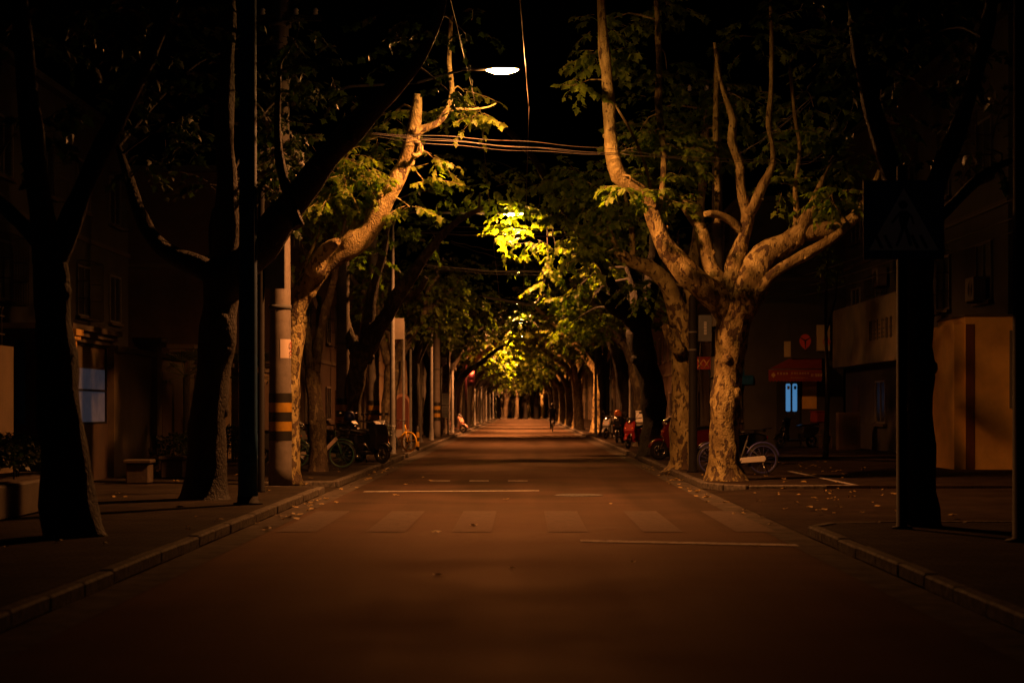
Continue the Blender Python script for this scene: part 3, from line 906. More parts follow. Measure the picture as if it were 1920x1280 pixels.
# fourth left, behind the scooters
Y = 49.0
make_tree("plane tree with rough dark limbs rising over the black scooters", P(664, 858, Y), [
    LB(Y, [(664, 862, 46), (664, 840, 34), (663, 780, 29), (666, 720, 31), (674, 672, 40), (684, 645, 40)]),
    LB(Y, [(678, 672, 34), (700, 628, 34), (725, 592, 30), (748, 550, 26), (775, 512, 22), (805, 470, 17), (850, 420, 12), (905, 390, 9)], 48),
    LB(Y, [(682, 655, 28), (690, 600, 24), (700, 540, 18), (720, 470, 14), (730, 380, 9)], 50),
    LB(49, [(740, 565, 16), (780, 550, 13), (800, 520, 9)], 48.3),
    LB(Y, [(672, 670, 26), (650, 610, 20), (640, 540, 14), (620, 460, 8)], 51),
], CL(49, [(850, 400, 40, 30, 9), (900, 365, 36, 22, 8, 50), (800, 430, 40, 34, 9), (740, 420, 50, 40, 10), (700, 480, 40, 40, 8, 50), (640, 470, 40, 40, 8, 51), (820, 360, 50, 30, 8, 50), (760, 350, 60, 40, 9, 50)]), 37, 'bark_rough', 'leaf', True, .18)


Y = 71.0
make_tree("plane tree whose leafy bough hides the third lamp, right side beyond the dark leaning tree", P(1176, 829, Y), [
    LB(Y, [(1176, 832, 44), (1176, 815, 32), (1174, 760, 27), (1166, 700, 26), (1156, 650, 26), (1150, 620, 22)]),
    LB(Y, [(1154, 650, 22), (1135, 600, 20), (1105, 560, 17), (1065, 530, 13), (1015, 505, 9), (975, 490, 5)], 73.2),
    LB(Y, [(1152, 640, 20), (1150, 580, 18), (1140, 500, 14), (1120, 420, 9)], 70),
    LB(Y, [(1150, 630, 20), (1170, 560, 16), (1190, 480, 11)], 73),
], CL(72.5, [(975, 492, 26, 11, 12, 73.9), (945, 500, 22, 12, 9, 73.8), (990, 510, 20, 10, 8, 73.9), (1015, 510, 26, 18, 12), (1050, 535, 34, 22, 16), (1090, 560, 36, 22, 16), (1120, 600, 30, 18, 12, 71), (1070, 590, 26, 16, 10), (1020, 545, 26, 16, 9), (1110, 500, 40, 30, 14, 71), (1150, 450, 40, 40, 14, 71), (1160, 540, 36, 30, 12)]), 47, 'bark_dark', 'leaf_dark', False, .21)
Y = 94.0
make_tree("plane tree whose bough hides the fourth lamp, left side near the bus stop board", P(826, 813, Y), [
    LB(Y, [(826, 815, 32), (827, 800, 24), (829, 750, 21), (835, 705, 21), (842, 680, 18)]),
    LB(Y, [(836, 705, 18), (855, 665, 16), (880, 630, 13), (915, 600, 10), (955, 582, 6)], 96.5),
    LB(Y, [(838, 700, 16), (838, 640, 13), (845, 580, 9)], 93),
    LB(Y, [(836, 700, 15), (815, 640, 12), (800, 570, 8)], 95),
], CL(95.5, [(960, 572, 24, 11, 14, 97), (980, 580, 18, 9, 9, 97), (935, 590, 24, 13, 12), (905, 610, 28, 15, 13), (870, 620, 30, 18, 13), (850, 580, 34, 24, 13, 93), (885, 650, 22, 10, 7), (820, 560, 34, 30, 12), (930, 625, 20, 9, 6), (1000, 600, 20, 10, 8, 97), (974, 601, 20, 10, 40, 96), (968, 569, 20, 9, 40, 96.2)]), 53, 'bark_rough', 'leaf_dark', False, .21)


# the avenue beyond: six kinds of tree, copied down both rows
def avenue_tree(seed, label, bark, full=True):
    rng = random.Random(seed)
    r0 = rng.uniform(.24, .32); h = rng.uniform(2.7, 3.4); lean = rng.uniform(-.1, .25)
    V3 = Vector
    fork = V3((lean, 0, h))
    limbs = [[(V3((0, 0, -.05)), r0 * 1.7), (V3((0, 0, .18)), r0 * 1.2), (V3((lean * .2, 0, h * .4)), r0), (V3((lean * .6, rng.uniform(-.1, .1), h * .75)), r0 * .95), (fork, r0 * 1.05), (fork + V3((.1, 0, .4)), r0 * .8)]]
    cl = []
    def limb(d, L, rise, r, k):
        p = fork + V3((0, 0, -.25)); pts = [(p.copy(), r)]
        d = V3(d).normalized()
        for i in range(5):
            t = (i + 1) / 5
            q = p + d * L * t + V3((rng.uniform(-.2, .2), rng.uniform(-.25, .25), rise * (t ** .75)))
            pts.append((q, r * (1 - .75 * t)))
            if i >= 1:
                cl.append((q + V3((rng.uniform(-.5, .5), rng.uniform(-.6, .6), rng.uniform(-.5, .7))), (.85, .95, .55), k))
                if i >= 2: cl.append((q + V3((rng.uniform(-.9, .9), rng.uniform(-1, 1), rng.uniform(-1.1, .3))), (.8, .9, .5), k))
        limbs.append(pts)
    limb((1, rng.uniform(-.25, .25), 0), *((rng.uniform(3.9, 4.6), rng.uniform(3.5, 4.3)) if full else (rng.uniform(2.3, 2.8), rng.uniform(3.6, 4.6))), r0 * .72, 9)
    limb((.55, .85 * rng.choice((-1, 1)), 0), *((rng.uniform(3.2, 4.2), rng.uniform(3.0, 4.0)) if full else (rng.uniform(2.2, 2.7), rng.uniform(3.4, 4.4))), r0 * .6, 9)
    limb((-.6, rng.uniform(-.6, .6), 0), rng.uniform(2.2, 3), rng.uniform(4, 5.4), r0 * .62, 6)
    limb((-.1, rng.choice((-1, 1)), 0), rng.uniform(1.8, 2.6), rng.uniform(4.5, 6), r0 * .5, 6)
    for q in range(6 if full else 2):   # low hanging sprays toward the road
        xx = rng.uniform(1.0, 4.6 if full else 2.4)
        cl.append((V3((xx, rng.uniform(-2.2, 2.2), 3.9 + .42 * xx + rng.uniform(0, 1.0))), (.7, .9, .4), 8))
    return make_tree(label, (0, 0, 0), limbs, cl, seed, bark, 'leaf_mid', False, .21, None)


protos = [avenue_tree(101 + i, "", ('bark_rough', 'bark_dark', 'bark_dark', 'bark_rough', 'bark_dark', 'bark')[i], i >= 3) for i in range(6)]  # darker barks carry shade on the rows, pale bark the lamp-lit trees
used = [False] * 6
ORD = "first second third fourth fifth sixth seventh eighth ninth tenth eleventh twelfth thirteenth fourteenth fifteenth".split()
rng = random.Random(77)
rightY = [64, 78, 90, 101.5, 112, 124, 135, 146.5, 158, 169, 180, 191.5, 202, 214, 226]
leftY = [61, 71.5, 83, 102, 110, 118, 129, 140, 151, 162, 173, 184, 196, 207, 220]
lit_rows = {101.5, 124, 146.5, 169, 191.5, 214}  # trees just past a lamp, its light put in as paler bark
n = 0
for side, row in ((1, rightY), (-1, leftY)):
    for i, yy in enumerate(row):
        k = n % 3 if yy < 95 else (5 if side > 0 and yy in lit_rows else 3 + n % 2); n += 1
        x = (4.25 if side > 0 else -4.55) + rng.uniform(-.2, .2) - (0.5 if side > 0 and yy > 105 else 0) + (0.15 if side < 0 and yy > 105 else 0)
        rz = (math.pi if side > 0 else 0) + rng.uniform(-.35, .35)
        s = rng.uniform(.92, 1.08)
        where = "right" if side > 0 else "left"
        if i < 13:
            lab = f"{ORD[i]} plane tree along the {where} kerb beyond the " + ("dark leaning tree" if side > 0 else "black scooters")
        else:
            lab = f"small dim plane tree at the far end of the {where} row"
        grp = f"plane trees arching over the far road from the {where} kerb"
        if not used[k]:
            used[k] = True
            o = protos[k]; o.location = (x, yy, KH); o.rotation_euler = (0, 0, rz); o["label"] = lab; o["group"] = grp; o.scale = (s, s, s)
        else:
            dup(protos[k], lab, (x, yy, KH), rz, (s, s, s), grp)

for i, (x, yy) in enumerate(((-2.4, 238), (-.3, 249), (1.9, 243), (.9, 260), (-1.5, 262), (3.0, 256), (-3.2, 252), (.4, 240), (2.4, 264), (-.8, 257))):
    dup(protos[i % 6], ORD[i] + " of the dim trees where the road bends away at the tunnel end", (x, yy, 0), i * 1.3, (1, 1, .9), "trees closing the far end of the road")


# ------------------------------------------------------------------ street lamps
def lamp_head(t, tail, head, glow='lamp_glow'):
    """arm tip at tail, bowl at head, local to t"""
    d = (Vector(head) - Vector(tail)); d.z = 0; L = d.length; d.normalize()
    s = Vector((-d.y, d.x, 0))
    def ring(u, w, zt, zb):
        c = Vector(tail) + d * u
        pts = []
        for j in range(12):
            a = 2 * math.pi * j / 12
            z = math.sin(a)
            pts.append(c + s * (math.cos(a) * w) + Vector((0, 0, (zt if z > 0 else zb) * z)))
        return pts
    mb = MB()
    mb.grid([ring(-.02, .03, .03, .03), ring(.25, .04, .035, .03), ring(.42, .09, .045, .015), ring(.65, .13, .06, .008), ring(.9, .11, .05, .008), ring(1.0, .03, .015, .008)])
    mb.build("lamp_housing", M['steel'], t)
    mb = MB()
    mb.grid([ring(.40, .02, -.008, .015), ring(.47, .07, -.012, .05), ring(.58, .105, -.012, .08), ring(.72, .11, -.012, .085), ring(.85, .09, -.012, .06), ring(.95, .03, -.012, .02)])
    if glow == 'lamp_glow_far':   # flat glass lanterns farther down the street
        zt = tail[2]
        mb.v = [(x, y, zt + (z - zt) * .22 - .008) for x, y, z in mb.v]
    mb.build("lamp_glass", M[glow], t)
    return Vector(tail) + d * .66


def lamp_light(pos, power, size=171, blend=.7):
    l = bpy.data.lights.new("lamp_light", 'SPOT')
    l.energy = power; l.color = SODIUM; l.shadow_soft_size = 0.10
    l.spot_size = R(size); l.spot_blend = blend
    o = bpy.data.objects.new("lamp_light", l); COL.objects.link(o)
    o.location = pos
    return o


lx, ly, lz = LAMPS[0]
t = thing("street_lamp", "brightly lit street lamp on an arm from the striped concrete pole above the road", "street lamp", (-4.3, 31.8, 7.0), group="street lamps over the road")
mb = MB()
b0 = Vector(t.location)
mb.tube([Vector((0, 0, 0)), Vector((1.2, .06, .32)), Vector((2.4, .12, .40)), Vector((lx - .66, ly, lz)) - b0 + Vector((.02, 0, 0))], [.03, .028, .026, .024], 8)
mb.lathe([(.1, -.08), (.11, -.07), (.11, .07), (.1, .08)], (-.02, 0, 0), 12)
mb.build("lamp_arm", M['dark_steel'], t)
q = lamp_head(t, Vector((lx - .66, ly, lz)) - b0, Vector((lx, ly, lz)) - b0)
l = lamp_light((lx, ly, lz - .15), LAMP_W); l.parent = t; l.location = Vector((lx, ly, lz - .15)) - b0

def make_pole_lamp(label, base, glow):
    t = thing("street_lamp", label, "street lamp", base, group="street lamps over the road")
    mb = MB()
    mb.lathe([(.13, 0), (.13, .02), (.11, .03), (.10, .5), (.085, .52), (.05, 7.2)], (0, 0, 0), 12)
    mb.build("pole", M['steel'], t)
    ex = 3.6
    mb = MB(); mb.tube([(0, 0, 6.8), (.1, 0, 7.1), (.6, 0, 7.25), (ex - .66, 0, 7.2)], [.045, .04, .035, .028], 8)
    mb.build("lamp_arm", M['steel'], t)
    lamp_head(t, (ex - .66, 0, 7.2), (ex, 0, 7.2), glow)
    return t

pole_names = ["street lamp on a grey pole by the square white sign, half hidden in bright leaves", "street lamp on the tall slender pole in front of the short striped pole",
              "third pole street lamp, seen small beyond the bus stop board", "fourth pole street lamp, glowing inside the leaf tunnel", "fifth pole street lamp, small among yellow leaves in the tunnel",
              "sixth pole street lamp, tiny near the end of the tunnel", "seventh pole street lamp, a faint speck near the tunnel end", "eighth pole street lamp, added to light the last trees", "ninth pole street lamp, added to light the trees at the road bend", "last street lamp, added to light the far end of the tunnel"]  # last three lamps added to brighten the dark tunnel end
lp = None
for k in range(1, 11):
    x, yy, z = LAMPS[k]
    base = (x - 3.6, yy, KH)
    if k < 3: lp = make_pole_lamp(pole_names[k - 1], base, 'lamp_glow' if k == 1 else 'lamp_glow_far'); o = lp
    else: o = dup(lp, pole_names[k - 1], base)
    l = lamp_light((3.6, 0, 7.04), LAMP_W * (1.4, 2.0, 5.5, 6.2, 6, 6, 5.2, 5.2, 5.2, 6.0)[k - 1], *((171, .7) if k == 1 else (160, 0.9))); l.parent = o


# ------------------------------------------------------------------ poles
def striped_pole(label, X, Y, dia, h, zb=.8, bw=.17, sticker=False):
    t = thing("utility_pole", label, "utility pole", (X, Y, KH), group="striped concrete utility poles")
    r = dia / 2
    mb = MB(); mb.lathe([(r * 1.02, -.02), (r, .3), (r * .93, 2.5), (r * .7, h)], n=20); mb.build("shaft", M['concrete'], t)
    for i in range(5):
        mb = MB(); z0 = zb + i * bw; mb.lathe([(r * .985 + .004, z0), (r * .98 + .004, z0 + bw)], n=20, caps=False)
        mb.build("painted_band", M['yellow'] if i % 2 else M['black'], t)
    for z in (3.2, h - .9):
        mb = MB(); mb.lathe([(r * .95, z - .04), (r * .97, z - .04), (r * .97, z + .04), (r * .95, z + .04)], n=16)
        mb.build("clamp", M['steel'], t)
    mb = MB(); mb.box((0, -.1, h - .8), (1.5, .08, .1)); mb.build("crossarm", M['dark_steel'], t)
    for x in (-.65, -.3, .3, .65):
        mb = MB(); mb.lathe([(.03, 0), (.05, .03), (.035, .06), (.05, .09), (.02, .13)], (x, -.1, h - .75), 8); mb.build("insulator", M['white'], t)
    if sticker:
        mb = MB(); rings = []
        for a in range(-1, 6):
            ang = R(-70 + a * 12); rings.append([(r * .955 * math.cos(ang), r * .955 * math.sin(ang), 2.28), (r * .955 * math.cos(ang), r * .955 * math.sin(ang), 2.62)])
        mb.grid(rings, closed=False, caps=False); s = mb.build("sticker", M['poster'], t)
        mb = MB()
        for z in (2.34, 2.40):
            mb.box((r * .93, -r * .30, z), (.012, .1, .02), rz=.3)
        mb.torus((0, 0, 0), .05, .012, 16, 5)
        for i in range(len(mb.v) - 80, len(mb.v)):
            x, y, z = mb.v[i]; mb.v[i] = (r * .945 + .006 + y * .2 - .3 * abs(x) * .2, -r * .30 + x, 2.52 + z)
        mb.build("sticker_print", M['red_paint'], s)
    return t

striped_pole("thick concrete pole with broad yellow and black bands in front of the lit limb", -4.38, 31.8, .42, 9.2, sticker=True)
striped_pole("second concrete pole with yellow and black bands, behind the green wheeled bicycle", -5.05, 49.5, .42, 9)
striped_pole("dim concrete pole with bands between the scooters and the square white sign", -5.25, 62, .42, 9)
striped_pole("slim far concrete pole with bands beside the tall slender lamp pole", -4.0, 82, .34, 9)

t = thing("blue_post", "tall thick blue steel post in the left foreground", "post", (P(465, 945, 22.9).x, 25.3, KH))
t.location = (P(465, 945, 25.3).x, 25.3, KH)
mb = MB(); mb.lathe([(.145, .02), (.14, 1.0), (.135, 1.02), (.12, 7.5), (.10, 7.55)], n=20); mb.build("shaft", M['blue_pole'], t)
mb = MB(); mb.lathe([(.21, 0), (.21, .025), (.16, .03), (.15, .12)], n=20); mb.build("base_plate", M['dark_steel'], t)
mb = MB(); mb.box((0, -.142, .55), (.12, .02, .3), bev=.008); mb.build("hatch", M['blue_pole'], t)
t = thing("steel_post", "slim dark post standing just right of the blue post", "post", (P(490, 922, 29).x, 29.0, KH))
mb = MB(); mb.lathe([(.07, 0), (.07, .02), (.055, .03), (.05, 5.0)], n=12); mb.build("shaft", M['dark_steel'], t)
mb = MB(); mb.box((.2, .03, 3.8), (.37, .03, .9), bev=.012); mb.build("sign_panel", M['sign_back'], t)

t = thing("utility_pole", "plain concrete utility pole just left of the large pale tree", "utility pole", (P(1345, 0, 40.5).x, 40.5, KH))
mb = MB(); mb.lathe([(.17, 0), (.155, 2), (.10, 9.5)], n=18); mb.build("shaft", M['concrete'], t)
for z in (2.05, 3.2, 4.1):
    mb = MB(); mb.lathe([(.158, z), (.17, z), (.17, z + .05), (.158, z + .05)], n=14)
    mb.build("clamp", M['dark_steel'], t)
mb = MB(); mb.box((0, -.12, 8.6), (1.5, .08, .1)); mb.build("crossarm", M['dark_steel'], t)
for x in (-.65, -.25, .25, .65):
    mb = MB(); mb.lathe([(.03, 0), (.05, .03), (.035, .06), (.05, .09), (.02, .13)], (x, -.12, 8.65), 8); mb.build("insulator", M['white'], t)

t = thing("steel_post", "dark steel post with pale bands beside the second right tree", "post", (P(1299, 884, 38.0).x, 38.0, KH))
mb = MB(); mb.lathe([(.13, 0), (.13, .03), (.095, .05), (.09, 3.75), (.06, 3.82), (.0, 3.84)], n=16); mb.build("shaft", M['dark_steel'], t)
for z in (2.62, 3.0):
    mb = MB(); mb.lathe([(.094, z), (.098, z), (.098, z + .035), (.094, z + .035)], n=16); mb.build("band", M['steel'], t)
t = thing("meter_box", "grey vented metal box strapped between the dark post and concrete pole", "meter box", (P(1323, 617, 39.6).x, 39.75, P(1323, 640, 39.6).z))
mb = MB(); mb.box((0, 0, .3), (.3, .16, .6), bev=.012); mb.build("body", M['sign_back'], t)
mb = MB()
for i in range(9): mb.box((0, -.083, .17 + i * .033), (.06, .012, .016))
mb.build("vent", M['white'], t)
mb = MB(); mb.tube([(-.1, 0, 0), (-.12, 0, -.4), (-.1, .02, -1.0)], .012, 6); mb.tube([(.1, 0, .25), (.4, .2, .25)], .02, 6); mb.build("conduit", M['cable'], t)

def slim_pole(label, px, yy, r, h, m='steel'):
    t = thing("steel_post", label, "post", (P(px, 0, yy).x, yy, KH))
    mb = MB(); mb.lathe([(r * 1.8, 0), (r * 1.8, .02), (r, .04), (r * .8, h)], n=10); mb.build("shaft", M[m], t)
    mb = MB(); mb.lathe([(r * .85, h), (r * 1.1, h + .02), (0, h + .06)], n=10); mb.build("cap", M['dark_steel'], t)
    return t
slim_pole("pale thick post behind the scooter with the white box", 1186, 70, .15, 7, 'concrete')
slim_pole("thin pale post right of the far orange tree", 1117, 88, .08, 5)
slim_pole("slim post above the dark leaning tree, right side", 1206, 62, .05, 7.2)
slim_pole("dark post cut by the right edge of the picture", 1914, 18.2, .09, 7, 'dark_steel')
slim_pole("slim grey post between the arched red board and the yellow bicycle", 770, 60, .05, 3.4)
slim_pole("thin post beside the bus stop board, left side", 841, 93, .07, 6)
slim_pole("slim post between the maroon board and the white sign pole", 757, 57, .045, 4.2)
slim_pole("thin rusty post left of the parked far scooters on the right", 1145, 84, .05, 5.4)

# square white sign
t = thing("traffic_sign", "square white sign with rounded corners high on a grey pole", "traffic sign", (P(736, 0, 56).x, 56.0, KH))
mb = MB(); mb.lathe([(.05, 0), (.045, 3.9)], n=10); mb.build("post", M['steel'], t)
mb = MB(); mb.box((.16, -.06, 3.9), (.42, .03, .68), bev=.012); mb.build("sign_panel", M['sign_face'], t)

# pedestrian crossing sign
t = thing("crossing_sign", "dark blue square pedestrian crossing sign with a white triangle, right foreground", "traffic sign", (P(1691, 985, 20.2).x, 20.2, KH))
mb = MB(); mb.lathe([(.12, 0), (.12, .02), (.065, .03), (.06, 4.15), (.0, 4.18)], n=14); mb.build("post", M['dark_steel'], t)
mb = MB(); mb.box((0, -.09, 3.53), (.92, .025, .9), bev=.01); mb.build("sign_panel", M['sign_blue'], t)
mb = MB(); zc = 3.53
mb.face([(-.40, -.106, zc - .35), (.40, -.106, zc - .35), (0, -.106, zc + .36)]); mb.build("white_triangle", M['sign_white'], t)
mb = MB(); yf = -.109
def poly(pts): mb.face([(x, yf, zc + z) for x, z in pts])
poly([(.055 * math.cos(a * .524) - .01, .17 + .05 * math.sin(a * .524)) for a in range(12)])
poly([(-.05, .10), (.04, .10), (.06, .03), (.03, -.10), (-.03, -.12), (-.06, 0)])
poly([(-.05, .09), (-.06, .03), (-.13, -.05), (-.145, -.03), (-.09, .05)])
poly([(.04, .10), (.10, .04), (.12, -.05), (.10, -.055), (.08, .02), (.03, .05)])
poly([(-.03, -.10), (.01, -.10), (-.03, -.22), (-.07, -.31), (-.10, -.30), (-.06, -.2)])
poly([(.0, -.10), (.04, -.09), (.07, -.18), (.10, -.30), (.06, -.30), (.03, -.2)])
for x in (-.27, -.17, .14, .24):
    poly([(x, -.33), (x + .045, -.33), (x - .035, -.17), (x - .07, -.18)])
mb.build("walking_figure", M['black'], t)

# yellow and black bollard
t = thing("bollard", "short yellow and black bollard beside the yellow bicycle", "bollard", (P(783, 0, 58).x, 58, KH))
mb = MB(); mb.lathe([(.055, 0), (.055, .75), (.03, .79), (0, .8)], n=12); mb.build("shaft", M['black'], t)
for z in (.12, .42):
    mb = MB(); mb.lathe([(.058, z), (.058, z + .17)], n=12, caps=False); mb.build("painted_band", M['yellow'], t)

# bus stop board
t = thing("bus_stop_board", "narrow bus stop board with two pale panels on a post", "bus stop sign", (P(834, 0, 91).x, 91, KH))
mb = MB(); mb.lathe([(.05, 0), (.045, 3.0)], (-.2, 0, 0), n=10); mb.build("post", M['steel'], t)
for z in (1.2, 1.85):
    mb = MB(); mb.box((.03, -.03, z), (.38, .05, .6), bev=.015); f = mb.build("panel", M['sign_white'], t)
    mb = MB()
    for i in range(6): mb.box((.03, -.058, z - .2 + i * .08), (.26, .008, .02))
    mb.build("printed_lines", M['sign_back'], f)
t = thing("lantern_camera", "white box lantern on a thin post left of the red signal", "camera", (P(826, 0, 91.5).x + .02, 91.9, KH))
mb = MB(); mb.lathe([(.035, 0), (.03, 4.2)], n=8); mb.build("post", M['steel'], t)
mb = MB(); mb.box((.12, 0, 3.85), (.26, .2, .34), bev=.03); mb.lathe([(.04, 0), (.03, .1)], (.12, 0, 3.58), 8); mb.build("housing", M['white'], t)
t = thing("pedestrian_signal", "pedestrian signal with small green light on the left kerb", "traffic light", (P(829, 0, 93).x + .05, 94.2, KH))
mb = MB(); mb.lathe([(.05, 0), (.045, 3.3)], n=8); mb.build("post", M['dark_steel'], t)
mb = MB(); mb.box((0, -.08, 2.95), (.3, .2, .75), bev=.03); mb.build("housing", M['black'], t)
mb = MB(); mb.lathe([(.09, 0), (.085, .03), (0, .05)], (0, -.18, 2.76), 12, axis='y'); mb.v = [(x, -.36 - y, z) for x, y, z in mb.v]; mb.build("green_light", M['green_glow'], t)

# traffic signal
t = thing("traffic_light", "traffic light showing red on the left kerb deep in the tunnel", "traffic light", (-3.72, 116, KH))
mb = MB(); mb.lathe([(.09, 0), (.08, 5)], n=10); mb.tube([(0, 0, 4.8), (.3, 0, 4.85), (.35, -.05, 4.7)], .04, 6); mb.build("post", M['steel'], t)
mb = MB(); mb.box((.36, -.2, 3.42), (.42, .25, 1.15), bev=.04); mb.tube([(0, 0, 3.42), (.3, -.15, 3.42)], .03, 6); mb.build("housing", M['black'], t)
for i, z in enumerate((3.77, 3.42, 3.07)):
    mb = MB()
    mb.lathe([(.17, -.33), (.16, -.36), (.1, -.40), (0, -.41)], (.36, 0, z), 14, axis='y')
    mb.v = [(x, -abs(y), zz) for x, y, zz in mb.v]
    mb.build("signal_lens", M['red_glow'] if i == 0 else M['black'], t)
l = bpy.data.lights.new("signal_light", 'POINT'); l.energy = 140; l.color = (1, .08, .03); l.shadow_soft_size = .12
o = bpy.data.objects.new("signal_light", l); COL.objects.link(o); o.parent = t; o.location = (.36, -.7, 3.77)


# ------------------------------------------------------------------ overhead cables
def cable(label, strands, m='cable', ties=0):
    mb = MB(); rng = random.Random(len(label))
    for pts, sag, r in strands:
        a, b = Vector(pts[0]), Vector(pts[1]); pp = []
        ph = rng.uniform(0, 6)
        for i in range(25):
            t = i / 24; q = a.lerp(b, t); q.z -= sag * 4 * t * (1 - t); q.z += .012 * math.sin(t * 19 + ph) * (1 if 0 < i < 24 else 0)
            pp.append(q)
        mb.tube(pp, r * .6, 5, caps=True)
    return tag(mb.build("overhead_cable", M[m]), label, "cable", "overhead cables")

cable("bundle of twisted cables strung below the bright lamp between the two lit trees",
      [((P(690, 252, 31.5), P(1165, 288, 32.6)), .02, .011), ((P(690, 250, 31.5), P(1165, 282, 32.6)), -.04, .009), ((P(690, 256, 31.5), P(1165, 290, 32.6)), .06, .008), ((P(690, 249, 31.4), P(1165, 293, 32.5)), .0, .006), ((P(1165, 288, 32.6), P(1600, 300, 33.5)), .1, .01), ((P(1165, 283, 32.6), P(1600, 290, 33.5)), .12, .008)])
cable("pair of dark cables crossing just below the second lamp", [((P(760, 420, 50), P(1180, 430, 50)), .05, .02), ((P(760, 436, 50), P(1180, 442, 50)), .05, .035), ((P(760, 433, 50), P(1180, 440, 50)), .0, .014)])
cable("short slanting cables left of the second lamp", [((P(845, 452, 46), P(925, 470, 46)), .01, .016), ((P(845, 455, 46), P(960, 490, 46)), .02, .012)])
cable("sagging thick cable bundle crossing under the small distant lamp", [((P(780, 493, 60), P(1120, 503, 60)), .2, .05), ((P(780, 496, 60), P(1120, 506, 60)), .25, .02)])
cable("pale pipe hanging over the road in the middle of the tunnel", [((P(905, 556, 66), P(1002, 573, 66)), .0, .085), ((P(970, 563, 66), P(1000, 568, 66)), .12, .02), ((P(1000, 568, 66), P(1130, 572, 66)), .1, .02), ((P(800, 548, 66), P(908, 553, 66)), .1, .02)], 'concrete')
cable("thin wire running up the road just right of the bright lamp", [((P(972, -40, 26), P(992, 200, 31)), .0, .016), ((P(992, 200, 31), P(978, 620, 78)), .3, .008)])
cable("thin wire running up the road left of the bright lamp", [((P(835, -40, 24), P(905, 250, 34)), .0, .007), ((P(905, 250, 34), P(945, 620, 80)), .3, .008)])
cable("bundle of loose wires slanting through the right tree crown", [((P(1560, 140, 32), P(1400, 280, 33)), .12, .009), ((P(1565, 138, 32), P(1430, 250, 33)), .1, .008), ((P(1560, 146, 32), P(1380, 290, 33)), .16, .008)])
cable("drooping tangle of wires above the right end of the big tree", [((P(1585, 190, 31.5), P(1500, 300, 32)), .16, .006), ((P(1590, 230, 31.5), P(1490, 310, 32)), .2, .006), ((P(1600, 200, 31.5), P(1520, 280, 32)), .26, .006), ((P(1605, 180, 31.5), P(1540, 320, 32)), .2, .006)])
for i, (z, x, lab) in enumerate(((5.6, 9.4, "lowest of three cables along the right shop fronts"), (5.9, 9.35, "middle of three cables along the right shop fronts"), (6.3, 9.3, "topmost of three cables along the right shop fronts"))):
    cable(lab, [((Vector((x + 2.0, 39.5, z)), Vector((8.4, 80, z + .3))), .35, .02)])


# ------------------------------------------------------------------ bicycles and scooters
def tubes_part(name, m, parent, items, n=8):
    mb = MB()
    for pts, r in items: mb.tube(pts, r, n)
    return mb.build(name, m, parent)


